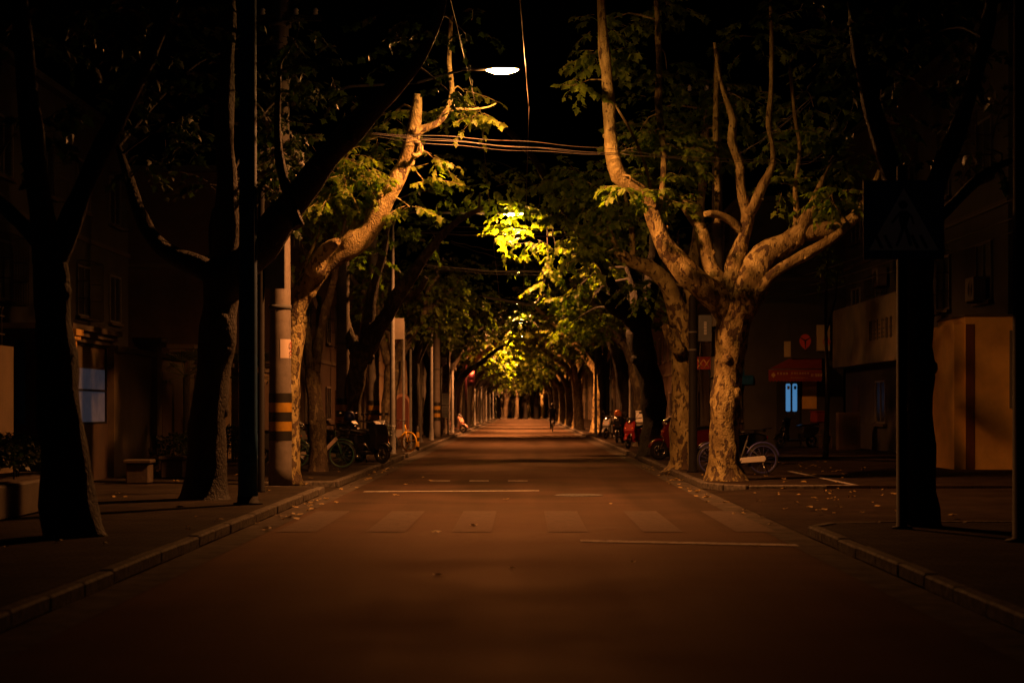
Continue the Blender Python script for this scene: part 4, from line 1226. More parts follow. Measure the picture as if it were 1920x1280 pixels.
def bicycle(label, loc, rz, rim, frame, fender=None, solid=False, basket=True, panel=None):
    t = thing("bicycle", label, "bicycle", loc, rz, "parked shared bicycles")
    Rw = .325; A, B = (.53, 0, Rw), (-.53, 0, Rw)
    for c in (A, B):
        w = MB(); w.lathe([(.035, -.04), (.035, .04)], c, 10, axis='y'); hub = w.build("wheel", M['dark_steel'], t)
        ty = MB(); ty.torus(c, Rw - .02, .021, 32, 8); ty.build("tyre", M['rubber'] if not solid else rim, hub)
        rm = MB(); rm.torus(c, Rw - .048, .014, 32, 6, sq=1.3)
        ns = 5 if solid else 14
        for k in range(ns):
            a = 2 * math.pi * k / ns + .3
            e = (c[0] + (Rw - .05) * math.cos(a), 0, c[2] + (Rw - .05) * math.sin(a))
            rm.tube([(c[0], .02 * (1 if k % 2 else -1), c[2]), e], .011 if solid else .0035, 5)
        rm.build("rim", rim, hub)
    head, headb, seat, bb = (.36, 0, .86), (.41, 0, .66), (-.2, 0, .72), (-.06, 0, .30)
    tubes_part("frame", frame, t, [([headb, (.15, 0, .45), bb], .028), ([seat, bb], .02), ([bb, (-.3, .05, .31), (B[0], .05, B[2])], .012), ([bb, (-.3, -.05, .31), (B[0], -.05, B[2])], .012),
                                   ([(-.17, 0, .6), (B[0], .055, B[2])], .011), ([(-.17, 0, .6), (B[0], -.055, B[2])], .011)])
    if panel:
        mb = MB(); mb.prism([(.40, .74), (.44, .66), (.12, .34), (.05, .38)], .07); mb.build("frame_panel", panel, t)
    tubes_part("fork", frame, t, [([head, headb], .021), ([headb, (.45, .05, .58), (A[0], .05, A[2])], .013), ([headb, (.45, -.05, .58), (A[0], -.05, A[2])], .013)])
    tubes_part("handlebar", M['plastic'], t, [([head, (.35, 0, .98)], .016), ([(.22, .28, 1.0), (.33, .16, 1.0), (.36, 0, .98), (.33, -.16, 1.0), (.22, -.28, 1.0)], .013)])
    mb = MB(); mb.tube([seat, (-.24, 0, .88)], .015, 8); mb.build("seat_post", M['chrome'], t)
    mb = MB(); mb.prism([(-.36, .87), (-.37, .92), (-.26, .93), (-.08, .905), (-.07, .885), (-.25, .87)], .15, inset=.7); mb.build("saddle", M['plastic'], t)
    if fender:
        mb = MB(); mb.torus(B, Rw + .022, .022, 18, 6, arc=(R(20), R(170)), sq=1.3); mb.build("mudguard", fender, t)
        mb = MB(); mb.torus(A, Rw + .022, .02, 14, 6, arc=(R(40), R(150)), sq=1.3); mb.build("mudguard", fender, t)
    mb = MB(); mb.lathe([(.09, .05), (.09, .06)], bb, 18, axis='y')
    mb.tube([(bb[0], .08, bb[2]), (bb[0] + .12, .085, bb[2] - .12)], .01, 6); mb.tube([(bb[0], -.08, bb[2]), (bb[0] - .12, -.085, bb[2] + .12)], .01, 6)
    mb.box((bb[0] + .12, .13, bb[2] - .12), (.09, .08, .025)); mb.box((bb[0] - .12, -.13, bb[2] + .12), (.09, .08, .025))
    mb.build("crank", M['plastic'], t)
    mb = MB(); mb.prism([(-.58, .34), (-.55, .40), (-.06, .36), (.02, .30), (-.06, .25), (-.55, .28)], .03, y=.065); mb.build("chain_guard", frame if not panel else panel, t)
    tubes_part("kickstand", M['chrome'], t, [([(-.5, .06, .3), (-.56, .2, .01)], .011)])
    if basket:
        mb = MB()
        for z, s in ((.72, .8), (.80, .9), (.88, .96), (.95, 1.0)):
            mb.tube([(.44, -.17 * s, z), (.44 + .28 * s, -.17 * s, z), (.44 + .28 * s, .17 * s, z), (.44, .17 * s, z), (.44, -.17 * s, z)], .006, 4)
        for q in range(6):
            y = -.16 + q * .064
            mb.tube([(.44 + .28, y, .95), (.44 + .22, y * .8, .72), (.44, y * .8, .72), (.44, y, .95)], .005, 4)
        mb.build("basket", M['plastic'], t)
    return t


def scooter(label, loc, rz, body, box=None, basket=False, helmet=None, cover=False, scale=1.0):
    t = thing("scooter", label, "scooter", loc, rz, "parked electric scooters")
    t.scale = (scale,) * 3
    for c in ((.64, 0, .23), (-.58, 0, .23)):
        w = MB(); w.lathe([(.05, -.06), (.05, .06)], c, 12, axis='y'); hub = w.build("wheel", M['dark_steel'], t)
        ty = MB(); ty.torus(c, .185, .045, 26, 8); ty.build("tyre", M['rubber'], hub)
        rm = MB(); rm.torus(c, .135, .014, 22, 6, sq=2.0)
        for k in range(5):
            a = k * 1.2566
            rm.tube([(c[0], 0, c[2]), (c[0] + .13 * math.cos(a), 0, c[2] + .13 * math.sin(a))], .014, 5)
        rm.build("rim", M['chrome'], hub)
    mb = MB()
    mb.prism([(.40, .30), (.44, .26), (.40, .22), (-.25, .22), (-.3, .30)], .34)
    mb.prism([(-.15, .30), (-.10, .50), (-.16, .70), (-.60, .76), (-.84, .70), (-.86, .60), (-.70, .46), (-.40, .34)], .32, inset=.82)
    mb.build("body", body, t)
    mb = MB()
    mb.prism([(.36, .28), (.40, .62), (.32, .90), (.40, .96), (.50, .86), (.60, .62), (.54, .50), (.46, .30)], .38, inset=.72)
    mb.build("front_shield", body, t)
    mb = MB(); mb.torus((.64, 0, .23), .265, .04, 16, 6, arc=(R(15), R(165)), sq=1.6); mb.build("mudguard", body, t)
    mb = MB(); mb.prism([(-.05, .72), (-.02, .78), (-.25, .82), (-.5, .84), (-.82, .85), (-.84, .78), (-.5, .76)], .28, inset=.85); mb.build("seat", M['plastic'], t)
    tubes_part("fork", M['chrome'], t, [([(.44, .0, .8), (.52, .07, .55), (.64, .07, .23)], .02), ([(.44, 0, .8), (.52, -.07, .55), (.64, -.07, .23)], .02)])
    mb = MB(); mb.prism([(.28, .94), (.30, 1.04), (.42, 1.06), (.52, .98), (.46, .90)], .24, inset=.75)
    mb.tube([(.20, .34, 1.06), (.32, .2, 1.03), (.36, 0, 1.0), (.32, -.2, 1.03), (.20, -.34, 1.06)], .016, 8)
    mb.build("handlebar", M['plastic'], t)
    mb = MB(); mb.lathe([(.075, -.02), (.07, .02), (.04, .045), (0, .05)], (.52, 0, .92), 14, axis='x'); mb.build("headlight", M['chrome'], t)
    for s in (-1, 1):
        mb = MB(); mb.tube([(.30, .17 * s, 1.05), (.27, .24 * s, 1.16), (.26, .28 * s, 1.2)], .007, 5)
        mb.box((.26, .31 * s, 1.23), (.02, .11, .075), bev=.008); mb.build("mirror", M['plastic'], t)
        mb = MB(); mb.box((.55, .13 * s, .70), (.05, .05, .04), bev=.012); mb.build("indicator", M['orange'], t)
    mb = MB(); mb.box((-.87, 0, .64), (.04, .2, .08), bev=.015); mb.build("tail_light", M['red_lens'], t)
    mb = MB(); mb.tube([(-.5, .13, .80), (-.85, .12, .86), (-.98, 0, .88), (-.85, -.12, .86), (-.5, -.13, .80)], .012, 6); mb.build("grab_rail", M['chrome'], t)
    tubes_part("kickstand", M['dark_steel'], t, [([(-.1, .12, .22), (-.16, .26, .0)], .014), ([(-.45, .1, .3), (-.58, .08, .23)], .03), ([(-.45, -.1, .3), (-.58, -.08, .23)], .03)])
    if box:
        mb = MB(); mb.box((-.86, 0, 1.06), (.42, .46, .38), bev=.04); b = mb.build("top_box", box, t)
        mb = MB(); mb.box((-.86, 0, 1.265), (.44, .48, .05), bev=.02); mb.build("lid", box, b)
    if basket:
        mb = MB()
        for z, s in ((.68, .84), (.76, .92), (.84, .97), (.92, 1.0)):
            mb.tube([(.58, -.19 * s, z), (.58 + .3 * s, -.19 * s, z), (.58 + .3 * s, .19 * s, z), (.58, .19 * s, z), (.58, -.19 * s, z)], .007, 4)
        for q in range(8):
            y = -.18 + q * .0514
            mb.tube([(.87, y, .92), (.82, y * .84, .68), (.58, y * .84, .68), (.58, y, .92)], .005, 4)
        mb.build("basket", M['plastic'], t)
    if cover:
        mb = MB(); mb.prism([(.58, .98), (.66, .70), (.60, .34), (.52, .34), (.50, .70), (.40, 1.0)], .46, inset=.8); mb.build("wind_cover", M['plastic'], t)
    if helmet:
        mb = MB(); mb.lathe([(.13, -.1), (.145, 0), (.12, .09), (.06, .135), (0, .145)], (.30, 0, 1.17), 14); mb.build("helmet", helmet, t)
    return t


bicycle("shared bicycle with green spoked wheels and a pale frame panel, behind the thin tree", (P(598, 0, 40.2).x, 40.2, KH), R(-6), M['green_rim'], M['dark_green'], M['dark_green'], panel=M['poster'])
bicycle("yellow wheeled shared bicycle turned toward the road at the left kerb", (-3.98, 55.5, KH), R(-38), M['yellow_rim'], M['yellow_rim'], None, solid=True, basket=False)
bicycle("dark green bicycle parked next to the yellow bicycle", (-4.35, 54.2, KH), R(-50), M['dark_green'], M['dark_green'], None)
bicycle("shared bicycle with blue wheels and mudguards half hidden behind the large pale tree", (P(1383, 0, 36.3).x, 36.3, KH), R(180 + 6), M['blue_rim'], M['steel'], M['blue_rim'], basket=False, panel=M['white'])
scooter("black scooter with a black wind cover nearest on the left kerb", (-3.98, 44.2, KH), R(-40), M['plastic'], cover=True)
scooter("black scooter with a wire front basket near the left kerb", (-4.0, 46.6, KH), R(-52), M['plastic'], basket=True)
scooter("dark scooter behind the basket scooter, beside the second striped pole", (-4.7, 45.4, KH), R(-35), M['plastic'], helmet=M['sign_blue'])
scooter("dark scooter standing between the thin tree and the second striped pole", (-5.9, 43.4, KH), R(-20), M['grey_plastic'])
scooter("small pink scooter far along the left kerb", (-3.85, 98, KH), R(-30), M['pink_plastic'])
scooter("dark red scooter with its front wheel facing the road behind the right trees", (4.35, 47.2, KH), R(186), M['red_plastic'], scale=1.08)
scooter("dark scooter hidden between the dark post and the concrete pole", (5.35, 44.8, KH), R(172), M['plastic'], helmet=M['red_plastic'])
scooter("red scooter carrying a white box at the right kerb", (3.85, 60.4, KH), R(-115), M['red_plastic'], box=M['white'])
scooter("dark scooter with a helmet facing the camera beyond the white box scooter", (3.85, 70.5, KH), R(-100), M['plastic'], helmet=M['orange'])
scooter("dark scooter parked by the farther thin posts on the right", (4.0, 79, KH), R(-120), M['grey_plastic'])
scooter("delivery scooter with a red box under the red shop awning", (P(1498, 0, 61).x, 61.5, KH), R(180 + 20), M['plastic'], box=M['awning'])


# ------------------------------------------------------------------ cyclist
t = bicycle("black bicycle being ridden away along the right side of the road", (P(1036, 807, 112).x, 112, 0), R(90), M['dark_steel'], M['black'], None, basket=False)
t["group"] = "bicycle in use"
p = thing("person", "rider in dark clothes on a bicycle seen from behind on the road", "person", (t.location.x, 112, 0))
me = bpy.data.meshes.new("body")
J = {'pel': (0, -.22, .98), 'abd': (0, -.16, 1.15), 'che': (0, -.06, 1.34), 'nec': (0, 0, 1.50), 'hea': (0, .03, 1.60), 'top': (0, .03, 1.74),
     'sl': (-.19, -.03, 1.43), 'el': (-.27, .12, 1.22), 'wl': (-.26, .25, 1.05), 'sr': (.19, -.03, 1.43), 'er': (.27, .12, 1.22), 'wr': (.26, .25, 1.05),
     'hl': (-.10, -.20, .94), 'kl': (-.13, .14, .72), 'al': (-.11, .0, .28), 'tl': (-.11, .14, .20), 'hr': (.10, -.20, .94), 'kr': (.13, .16, .86), 'ar': (.11, .06, .50), 'tr': (.11, .2, .44)}
E = [('pel', 'abd'), ('abd', 'che'), ('che', 'nec'), ('nec', 'hea'), ('hea', 'top'), ('che', 'sl'), ('sl', 'el'), ('el', 'wl'), ('che', 'sr'), ('sr', 'er'), ('er', 'wr'),
     ('pel', 'hl'), ('hl', 'kl'), ('kl', 'al'), ('al', 'tl'), ('pel', 'hr'), ('hr', 'kr'), ('kr', 'ar'), ('ar', 'tr')]
RD = dict(pel=.15, abd=.135, che=.16, nec=.06, hea=.095, top=.07, sl=.075, sr=.075, el=.055, er=.055, wl=.035, wr=.035, hl=.1, hr=.1, kl=.065, kr=.065, al=.045, ar=.045, tl=.035, tr=.035)
K = list(J)
me.from_pydata([J[k] for k in K], [(K.index(a), K.index(b)) for a, b in E], [])
o = bpy.data.objects.new("body", me); COL.objects.link(o); o.parent = p
me.materials.append(M['dark_cloth'])
o.modifiers.new("skin", 'SKIN'); sd = o.modifiers.new("smooth", 'SUBSURF'); sd.levels = 2; sd.render_levels = 2
for i, k in enumerate(K):
    me.skin_vertices[0].data[i].radius = (RD[k], RD[k])
me.skin_vertices[0].data[0].use_root = True
mb = MB(); mb.lathe([(.04, -.10), (.095, -.06), (.112, 0), (.10, .08), (.05, .12), (0, .13)], (0, .02, 1.67), 14); mb.build("hair", M['hair'], p)
for s in (-1, 1):
    mb = MB(); mb.box((.255 * s, .275, 1.04), (.05, .09, .07), bev=.02)
    for k in range(4): mb.tube([(.235 * s + .014 * k * s, .30, 1.06), (.235 * s + .014 * k * s, .345, 1.045), (.235 * s + .014 * k * s, .335, 1.01)], .009, 5)
    mb.tube([(.225 * s, .26, 1.05), (.21 * s, .29, 1.02)], .01, 5)
    mb.build("hand", M['skin'], p)


# ------------------------------------------------------------------ buildings
def wall_frame(axis, at, sign):
    """maps (u, z, out) on a facade to world: axis 'x' = facade plane x=at, u runs along y"""
    if axis == 'x': return lambda u, z, o: (at + sign * o, u, z)
    return lambda u, z, o: (u, at + sign * o, z)


def fbox(mb, W, u0, u1, z0, z1, o0, o1, mi=0):
    a, b = W(u0, z0, o0), W(u1, z1, o1)
    c = [(x + y) / 2 for x, y in zip(a, b)]; d = [abs(x - y) for x, y in zip(a, b)]
    mb.box(c, d, mi)


def window(parent, W, u, z, w, h, cage=False, sill=True, frame_m='frame', glass='glass'):
    mb = MB(); f = .06
    fbox(mb, W, u - w / 2, u + w / 2, z + h - f, z + h, .003, .06); fbox(mb, W, u - w / 2, u + w / 2, z, z + f, .003, .06)
    fbox(mb, W, u - w / 2, u - w / 2 + f, z + f, z + h - f, .003, .06); fbox(mb, W, u + w / 2 - f, u + w / 2, z + f, z + h - f, .003, .06)
    fbox(mb, W, u - .02, u + .02, z + f, z + h - f, .003, .05)
    fr = mb.build("window", M[frame_m], parent)
    mb = MB(); fbox(mb, W, u - w / 2 + f, u + w / 2 - f, z + f, z + h - f, .002, .02); mb.build("pane", M[glass], fr)
    if sill:
        mb = MB(); fbox(mb, W, u - w / 2 - .08, u + w / 2 + .08, z - .09, z - .002, .004, .14); mb.build("sill", M['stone'], fr)
    if cage:
        mb = MB(); d = .42
        n = max(3, int(w / .13))
        for i in range(n + 1):
            uu = u - w / 2 - .05 + (w + .1) * i / n
            mb.tube([W(uu, z - .1, d), W(uu, z + h + .1, d)], .009, 4)
        for zz in (z - .1, z + h * .33, z + h * .66, z + h + .1):
            mb.tube([W(u - w / 2 - .05, zz, .05), W(u - w / 2 - .05, zz, d), W(u + w / 2 + .05, zz, d), W(u + w / 2 + .05, zz, .05)], .012, 4)
        mb.build("window_cage", M['iron'], fr)
    return fr


def building(label, x0, x1, y0, y1, h, wall, face, rows, cols, cage=False, name="apartment_building", door=True, ground=True):
    t = thing(name, label, "building", ((x0 + x1) / 2, (y0 + y1) / 2, 0))
    off = Vector(t.location)
    mb = MB(); mb.box((0, 0, h / 2 + .001), (x1 - x0, y1 - y0, h)); mb.build("wall", M[wall], t)
    mb = MB(); mb.box((0, 0, h + .11), (x1 - x0 + .5, y1 - y0 + .5, .2)); mb.build("roof", M['grey_wall'], t)
    for k in range(1, rows):
        mb = MB(); mb.box((0, 0, .3 + k * 3.1), (x1 - x0 + .12, y1 - y0 + .12, .14)); mb.build("string_course", M['stone'], t)
    at = (x0 if face < 0 else x1) - off.x
    W = wall_frame('x', at, face)
    L = y1 - y0
    for r in range(rows):
        for c in range(cols):
            u = -L / 2 + L * (c + .5) / cols
            if r == 0 and ground:
                if c % 2 == 0 and door:
                    mb = MB(); fbox(mb, W, u - .55, u + .55, .13, 2.3, .003, .06); d = mb.build("door", M['brown'], t)
                    mb = MB(); fbox(mb, W, u + .38, u + .42, 1.1, 1.3, .06, .11); mb.build("handle", M['chrome'], d)
                else:
                    window(t, W, u, 1.0, min(1.6, L / cols * .6), 1.4)
            elif r > 0:
                window(t, W, u, 1.1 + r * 3.1, min(1.5, L / cols * .6), 1.5, cage and (c + r) % 2 == 0)
    return t


# left: boundary wall with gateway
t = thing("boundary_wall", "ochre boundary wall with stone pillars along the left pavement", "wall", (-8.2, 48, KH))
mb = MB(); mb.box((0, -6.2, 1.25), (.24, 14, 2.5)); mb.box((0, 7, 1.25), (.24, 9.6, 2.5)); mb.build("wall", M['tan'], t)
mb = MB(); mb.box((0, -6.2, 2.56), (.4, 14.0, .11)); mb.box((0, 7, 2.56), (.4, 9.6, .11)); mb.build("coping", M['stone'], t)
for yy in (-9.4, -5.6, -1.6, 1.6, 5.0, 8.6, 11.8):
    mb = MB(); mb.box((.03, yy, 1.36), (.42, .5, 2.72)); mb.box((.03, yy, 2.76), (.56, .64, .08)); mb.box((.03, yy, 2.86), (.64, .72, .1)); mb.box((.03, yy, .2), (.5, .58, .38)); mb.build("pillar", M['tan'], t)
for yy in (-7.5, -3.6, 3.3, 6.8):
    mb = MB(); mb.box((.135, yy, 1.35), (.02, 2.3, 1.7)); mb.build("panel", M['brown'], t)

# gatehouse; its window is an added glow for cool light on a pale wall
t = thing("gatehouse", "small gatehouse with a wall panel given a bluish glow and moulded cornice on the left", "gatehouse", (-8.9, 33.25, KH))
mb = MB()
mb.box((0, 0, .55), (1.4, 3.5, 1.1)); mb.box((-.45, 0, 1.85), (.5, 3.5, 1.5)); mb.box((.35, 1.6, 1.85), (.7, .3, 1.5)); mb.box((.35, -1.6, 1.85), (.7, .3, 1.5)); mb.build("wall", M['brown'], t)
mb = MB(); mb.box((0, 0, 2.65), (1.5, 3.6, .1)); mb.box((0, 0, 2.75), (1.64, 3.74, .1)); mb.box((0, 0, 2.85), (1.8, 3.9, .1)); mb.build("cornice", M['stone'], t)
mb = MB(); mb.box((.72, -1.75, 1.3), (.32, .34, 2.6)); mb.box((.72, -1.75, 2.64), (.44, .46, .07)); mb.box((.72, -1.75, 2.735), (.52, .54, .11)); mb.build("pillar", M['ochre'], t)
mb = MB()
for z in (1.1, 1.72, 2.57): mb.box((.68, 0, z), (.05, 2.9, .04))
mb.box((.68, -1.43, 1.83), (.05, .04, 1.43)); mb.box((.68, 1.43, 1.83), (.05, .04, 1.43))
f = mb.build("window", M['dark_steel'], t)  # frame round the glowing panel that stands for a lit wall bay
mb = MB(); mb.box((.66, 0, 1.41), (.02, 2.86, .58)); mb.box((.66, 0, 1.935), (.02, 2.86, .39)); mb.build("pane", M['cool_panel'], f)
mb = MB(); mb.box((.66, 0, 2.34), (.02, 2.86, .42)); mb.build("upper_panel", M['tan'], f)

# pale wall cut by the left edge, planter with hedge and railing
t = thing("garden_wall", "ochre garden wall with iron railing cut by the left edge of the picture", "wall", (-8.6, 25.2, KH))
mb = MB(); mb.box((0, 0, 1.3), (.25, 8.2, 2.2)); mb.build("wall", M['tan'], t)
mb = MB()
for i in range(50): mb.tube([(0, -4 + i * .16, 2.4), (0, -4 + i * .16, 3.0), (.03, -4 + i * .16, 3.05)], .012, 4)
mb.tube([(0, -4.05, 2.6), (0, 4, 2.6)], .014, 4); mb.tube([(0, -4.05, 2.9), (0, 4, 2.9)], .014, 4)
mb.build("railing", M['iron'], t)
t = thing("planter", "low stone planter bed under the garden wall on the left", "planter", (-6.9, 22.6, KH))
mb = MB(); mb.box((0, 0, .22), (1.1, 6.0, .44), bev=.03); mb.build("base", M['stone'], t)
mb = MB(); mb.box((0, 0, .445), (.9, 5.7, .03)); mb.build("soil", M['brown'], t)

def bush(name, label, cat, loc, dims, n, seed, m='leaf', size=.07):
    t = thing(name, label, cat, loc)
    fo = Foliage(seed); r = fo.rng; st = MB()
    for _ in range(n):
        x, y = r.uniform(-1, 1), r.uniform(-1, 1); z = r.uniform(.15, 1) ** .7
        w = 1 - .25 * (z - .5) ** 2 * 4 * r.random()
        p = Vector((x * dims[0] * w, y * dims[1] * w, z * dims[2] * (1 + .12 * noise.noise(Vector((x * 3, y * 3 * dims[1], seed))))))
        fo.leaf(p, (r.uniform(-1, 1), r.uniform(-1, 1), r.uniform(.0, 1.2)), size * r.uniform(.7, 1.3))
    for i in range(10):
        x, y = r.uniform(-.7, .7) * dims[0], r.uniform(-.9, .9) * dims[1]
        st.tube([(x, y, 0), (x * 1.05, y, dims[2] * .8)], [.012, .005], 4)
    st.build("stem", M['bark_dark'], t); fo.build("foliage", M[m], t, False)
    return t
bush("hedge", "clipped dark hedge growing in the stone planter on the left", "hedge", (-6.9, 22.6, KH + .45), (.45, 2.85, .55), 5200, 41, 'leaf_dark')
bush("shrub", "low dark shrub against the boundary wall behind the first left trees", "shrub", (-7.5, 38.5, KH), (.4, 1.6, .8), 1500, 43, 'leaf_dark')
bush("shrub", "dark shrub beneath the wall behind the thin leaning tree", "shrub", (-7.5, 46, KH), (.4, 1.8, .9), 1500, 44, 'leaf_dark')

def stone_block(label, X, Y_):
    t = thing("stone_block", label, "stone block", (X, Y_, KH))
    mb = MB(); mb.box((0, 0, .19), (.42, .42, .38), bev=.03); mb.build("base", M['stone'], t)
    mb = MB(); mb.box((0, 0, .41), (.5, .5, .07), bev=.015); mb.build("cap", M['stone'], t)
stone_block("squat stone block on the left pavement below the gatehouse panel", P(262, 0, 32.2).x, 32.2)
stone_block("second squat stone block on the pavement, closer to the dark left tree", P(325, 0, 34.5).x, 34.5)

def palm(label, loc, h, seed):
    t = thing("fan_palm", label, "palm", loc); r = random.Random(seed)
    mb = MB(); mb.tube([(0, 0, 0), (.03, 0, h * .5), (0, .02, h)], [.09, .075, .07], 8, noise_amp=.15); mb.build("trunk", M['bark_dark'], t)
    mb = MB()
    for i in range(13):
        a = i * 2.4 + r.uniform(-.2, .2); el = r.uniform(-.3, 1.0); L = r.uniform(.4, .65)
        d = Vector((math.cos(a) * math.cos(el), math.sin(a) * math.cos(el), math.sin(el)))
        c = Vector((0, 0, h)) + d * L; s = d.cross(Vector((0, 0, 1))).normalized(); u = s.cross(d)
        mb.tube([(0, 0, h), c], .008, 4)
        for k in range(11):
            b = (k - 5) * .24; dd = d * math.cos(b) + s * math.sin(b)
            tip = c + dd * .5 - Vector((0, 0, .1)); w = (s * math.cos(b) - d * math.sin(b)) * .02
            mb.face([c - w * .3, c + dd * .25 - w, tip, c + dd * .25 + w])
    mb.build("crown", M['palm'], t)
palm("small fan palm in front of the boundary wall, left of the dark tree", (P(348, 0, 40).x, 40.0, KH), 2.1, 3)
palm("small fan palm in front of the boundary wall, right of the dark tree", (P(446, 0, 42).x + .1, 44.5, KH), 2.2, 5)

# arched board
t = thing("arched_board", "maroon arched board with a pale pink border behind the yellow bicycle", "notice board", (P(752, 0, 64).x, 64.5, KH))
def arch(w, z0, z1, y): return [(x * w, y, z) for x, z in [(-1, z0), (1, z0), (1, z1)] ] + [(w * math.cos(a * math.pi / 12), y, z1 + w * 1.3 * math.sin(a * math.pi / 12)) for a in range(1, 12)] + [(-w, y, z1)]
def archp(w, z0, z1, ya, yb):
    mb = MB(); mb.grid([arch(w, z0, z1, ya), arch(w, z0, z1, yb)], smooth=False); return mb
archp(.32, .3, 1.5, 0, .06).build("border", M['pink_trim'], t)
archp(.25, .62, 1.48, -.02, -.002).build("board", M['maroon'], t)
mb = MB(); mb.box((0, -.012, .46), (.5, .02, .26)); mb.build("caption_panel", M['poster'], t)
mb = MB(); mb.box((-.2, .03, .15), (.06, .06, .32)); mb.box((.2, .03, .15), (.06, .06, .32)); mb.build("leg", M['dark_steel'], t)

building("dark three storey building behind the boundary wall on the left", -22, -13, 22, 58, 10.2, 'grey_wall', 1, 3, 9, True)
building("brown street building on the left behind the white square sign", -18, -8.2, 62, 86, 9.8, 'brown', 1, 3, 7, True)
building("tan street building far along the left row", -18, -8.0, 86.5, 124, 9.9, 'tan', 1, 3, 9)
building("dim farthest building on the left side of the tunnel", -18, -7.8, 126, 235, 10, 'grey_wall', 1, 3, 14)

# right: yellow annex
t = thing("annex", "ochre single storey annex with a brown painted stripe at the right edge", "annex", (11.9, 40.9, KH))
mb = MB(); mb.box((.26, 0, 1.72), (4.4, 2.6, 3.44)); mb.box((-2.06, .02, 1.64), (.24, 2.56, 3.28)); mb.build("wall", M['ochre'], t)
mb = MB(); mb.box((-1.83, -1.304, 1.64), (.2, .018, 3.26)); mb.build("painted_stripe", M['brown_stripe'], t)
mb = MB(); mb.box((.26, 0, 3.466), (4.46, 2.66, .05)); mb.build("roof", M['stone'], t)
W = wall_frame('y', -1.3, -1)
window(t, W, -.2, 1.38, 1.5, 1.75, sill=False)

# right main building with cages
b1 = building("dark right hand building with barred window cages above the faded billboard", 11.7, 22, 42.4, 63.8, 11, 'grey_wall', -1, 3, 5, True, door=True)
off = Vector(b1.location); W = wall_frame('x', 11.7 - off.x, -1)
def lb(name, m, u0, u1, z0, z1, o0, o1, parent):
    mb = MB(); fbox(mb, W, u0 - off.y, u1 - off.y, z0, z1, o0, o1); return mb.build(name, M[m], parent)
mb = MB(); fbox(mb, W, 52.4 - off.y, 63.6 - off.y, 2.95, 5.0, .01, .5); bb_ = mb.build("billboard", M['board'], b1)
mb = MB(); r = random.Random(8)
for i in range(6):
    u = 53.3 + i * .62
    for k in range(5):
        if r.random() < .5: fbox(mb, W, u - off.y, u + .42 - off.y, 3.7 + k * .13, 3.74 + k * .13, .5, .515)
        else: fbox(mb, W, u + .09 * k - off.y, u + .09 * k + .05 - off.y, 3.66, 4.3, .5, .513 + .001 * k)
mb.build("sign_lettering", M['black'], bb_)

def ac_unit(label, X, Y_, z):
    t = thing("air_conditioner", label, "air conditioner", (X, Y_, z), group="air conditioner units on the right facade")
    mb = MB(); mb.box((0, 0, .3), (.32, .85, .6), bev=.02); mb.build("casing", M['sign_face'], t)
    mb = MB()
    for k in range(6): mb.torus((0, 0, 0), .04 + .035 * k, .004, 18, 4)
    mb.v = [(-.165 + y, x - .1, z_ + .3) for x, y, z_ in mb.v]; mb.build("fan_grille", M['iron'], t)
    mb = MB(); mb.box((.06, -.3, -.02), (.4, .04, .04)); mb.box((.06, .3, -.02), (.4, .04, .04)); mb.tube([(.2, -.3, -.04), (-.1, -.3, -.04)], .012, 4); mb.build("bracket", M['iron'], t)
ac_unit("air conditioner unit high above the ochre annex", 11.45, 44.5, 4.2)
ac_unit("air conditioner unit over the middle of the faded billboard", 11.45, 56.5, 5.4)

# corner shop facing the camera
t = thing("corner_shop", "corner shop with red awning, red emblem sign and glowing blue door panes", "shop", (9.9, 66.2, KH))
o0 = Vector(t.location)
mb = MB(); mb.box((0, 0, 2.6), (3.6, 4, 5.2)); mb.build("wall", M['grey_wall'], t)
W = wall_frame('y', -2.0, -1)
def q(name, m, px0, px1, py0, py1, oa, ob, parent=t, Yr=64.2):
    a, b = P(px0, py1, Yr), P(px1, py0, Yr)
    mb = MB(); fbox(mb, W, a.x - o0.x, b.x - o0.x, a.z - KH, b.z - KH, oa, ob); return mb.build(name, M[m], parent)
door = q("door", 'black', 1456, 1500, 715, 836, .004, .06)
for x0, x1 in ((1474.5, 1483), (1487, 1495.5)):
    a, b = P(x0, 771, 64), P(x1, 719, 64); cx_ = (a.x + b.x) / 2 - o0.x; zc = (a.z + b.z) / 2 - KH; w = (b.x - a.x) / 2; h = (b.z - a.z) / 2
    mb = MB(); pr = []
    for sx, sz, a0 in ((1, 1, 0), (-1, 1, 90), (-1, -1, 180), (1, -1, 270)):
        for k in range(4):
            an = R(a0 + k * 30); pr.append((cx_ + sx * (w - .045) + .045 * math.cos(an), zc + sz * (h - .045) + .045 * math.sin(an)))
    mb.grid([[(x, -2.062, z) for x, z in pr], [(x, -2.08, z) for x, z in pr]], smooth=False)
    pn = mb.build("pane", M['blue_glow'], door)
    mb = MB(); mb.box((cx_ + .01, -2.085, zc + h - .14), (w * 1.1, .008, .12)); mb.build("paper_notice", M['board'] if x0 < 1480 else M['sign_blue'], door)
q("lit_wall_panel", 'ochre', 1504, 1531, 714, 766, .004, .03)
q("wall_panel", 'cream', 1470, 1483, 640, 669, .004, .05)
sg = q("sign_board", 'grey_wall', 1482, 1554, 600, 672, .06, .2)
c = P(1508, 634, 64.2) - o0; c.z -= 0
mb = MB(); el = [(c.x + .21 * math.cos(a * .2618) * (1 - .18 * max(0, -math.sin(a * .2618))), -2.2, c.z - KH + .26 * math.sin(a * .2618)) for a in range(24)]
el[18] = (c.x, -2.2, c.z - KH - .3)
mb.grid([[(x, -2.205, z) for x, y, z in el], [(x, -2.24, z) for x, y, z in el]], smooth=False); em = mb.build("emblem", M['red_paint'], t)
mb = MB(); z0 = c.z - KH
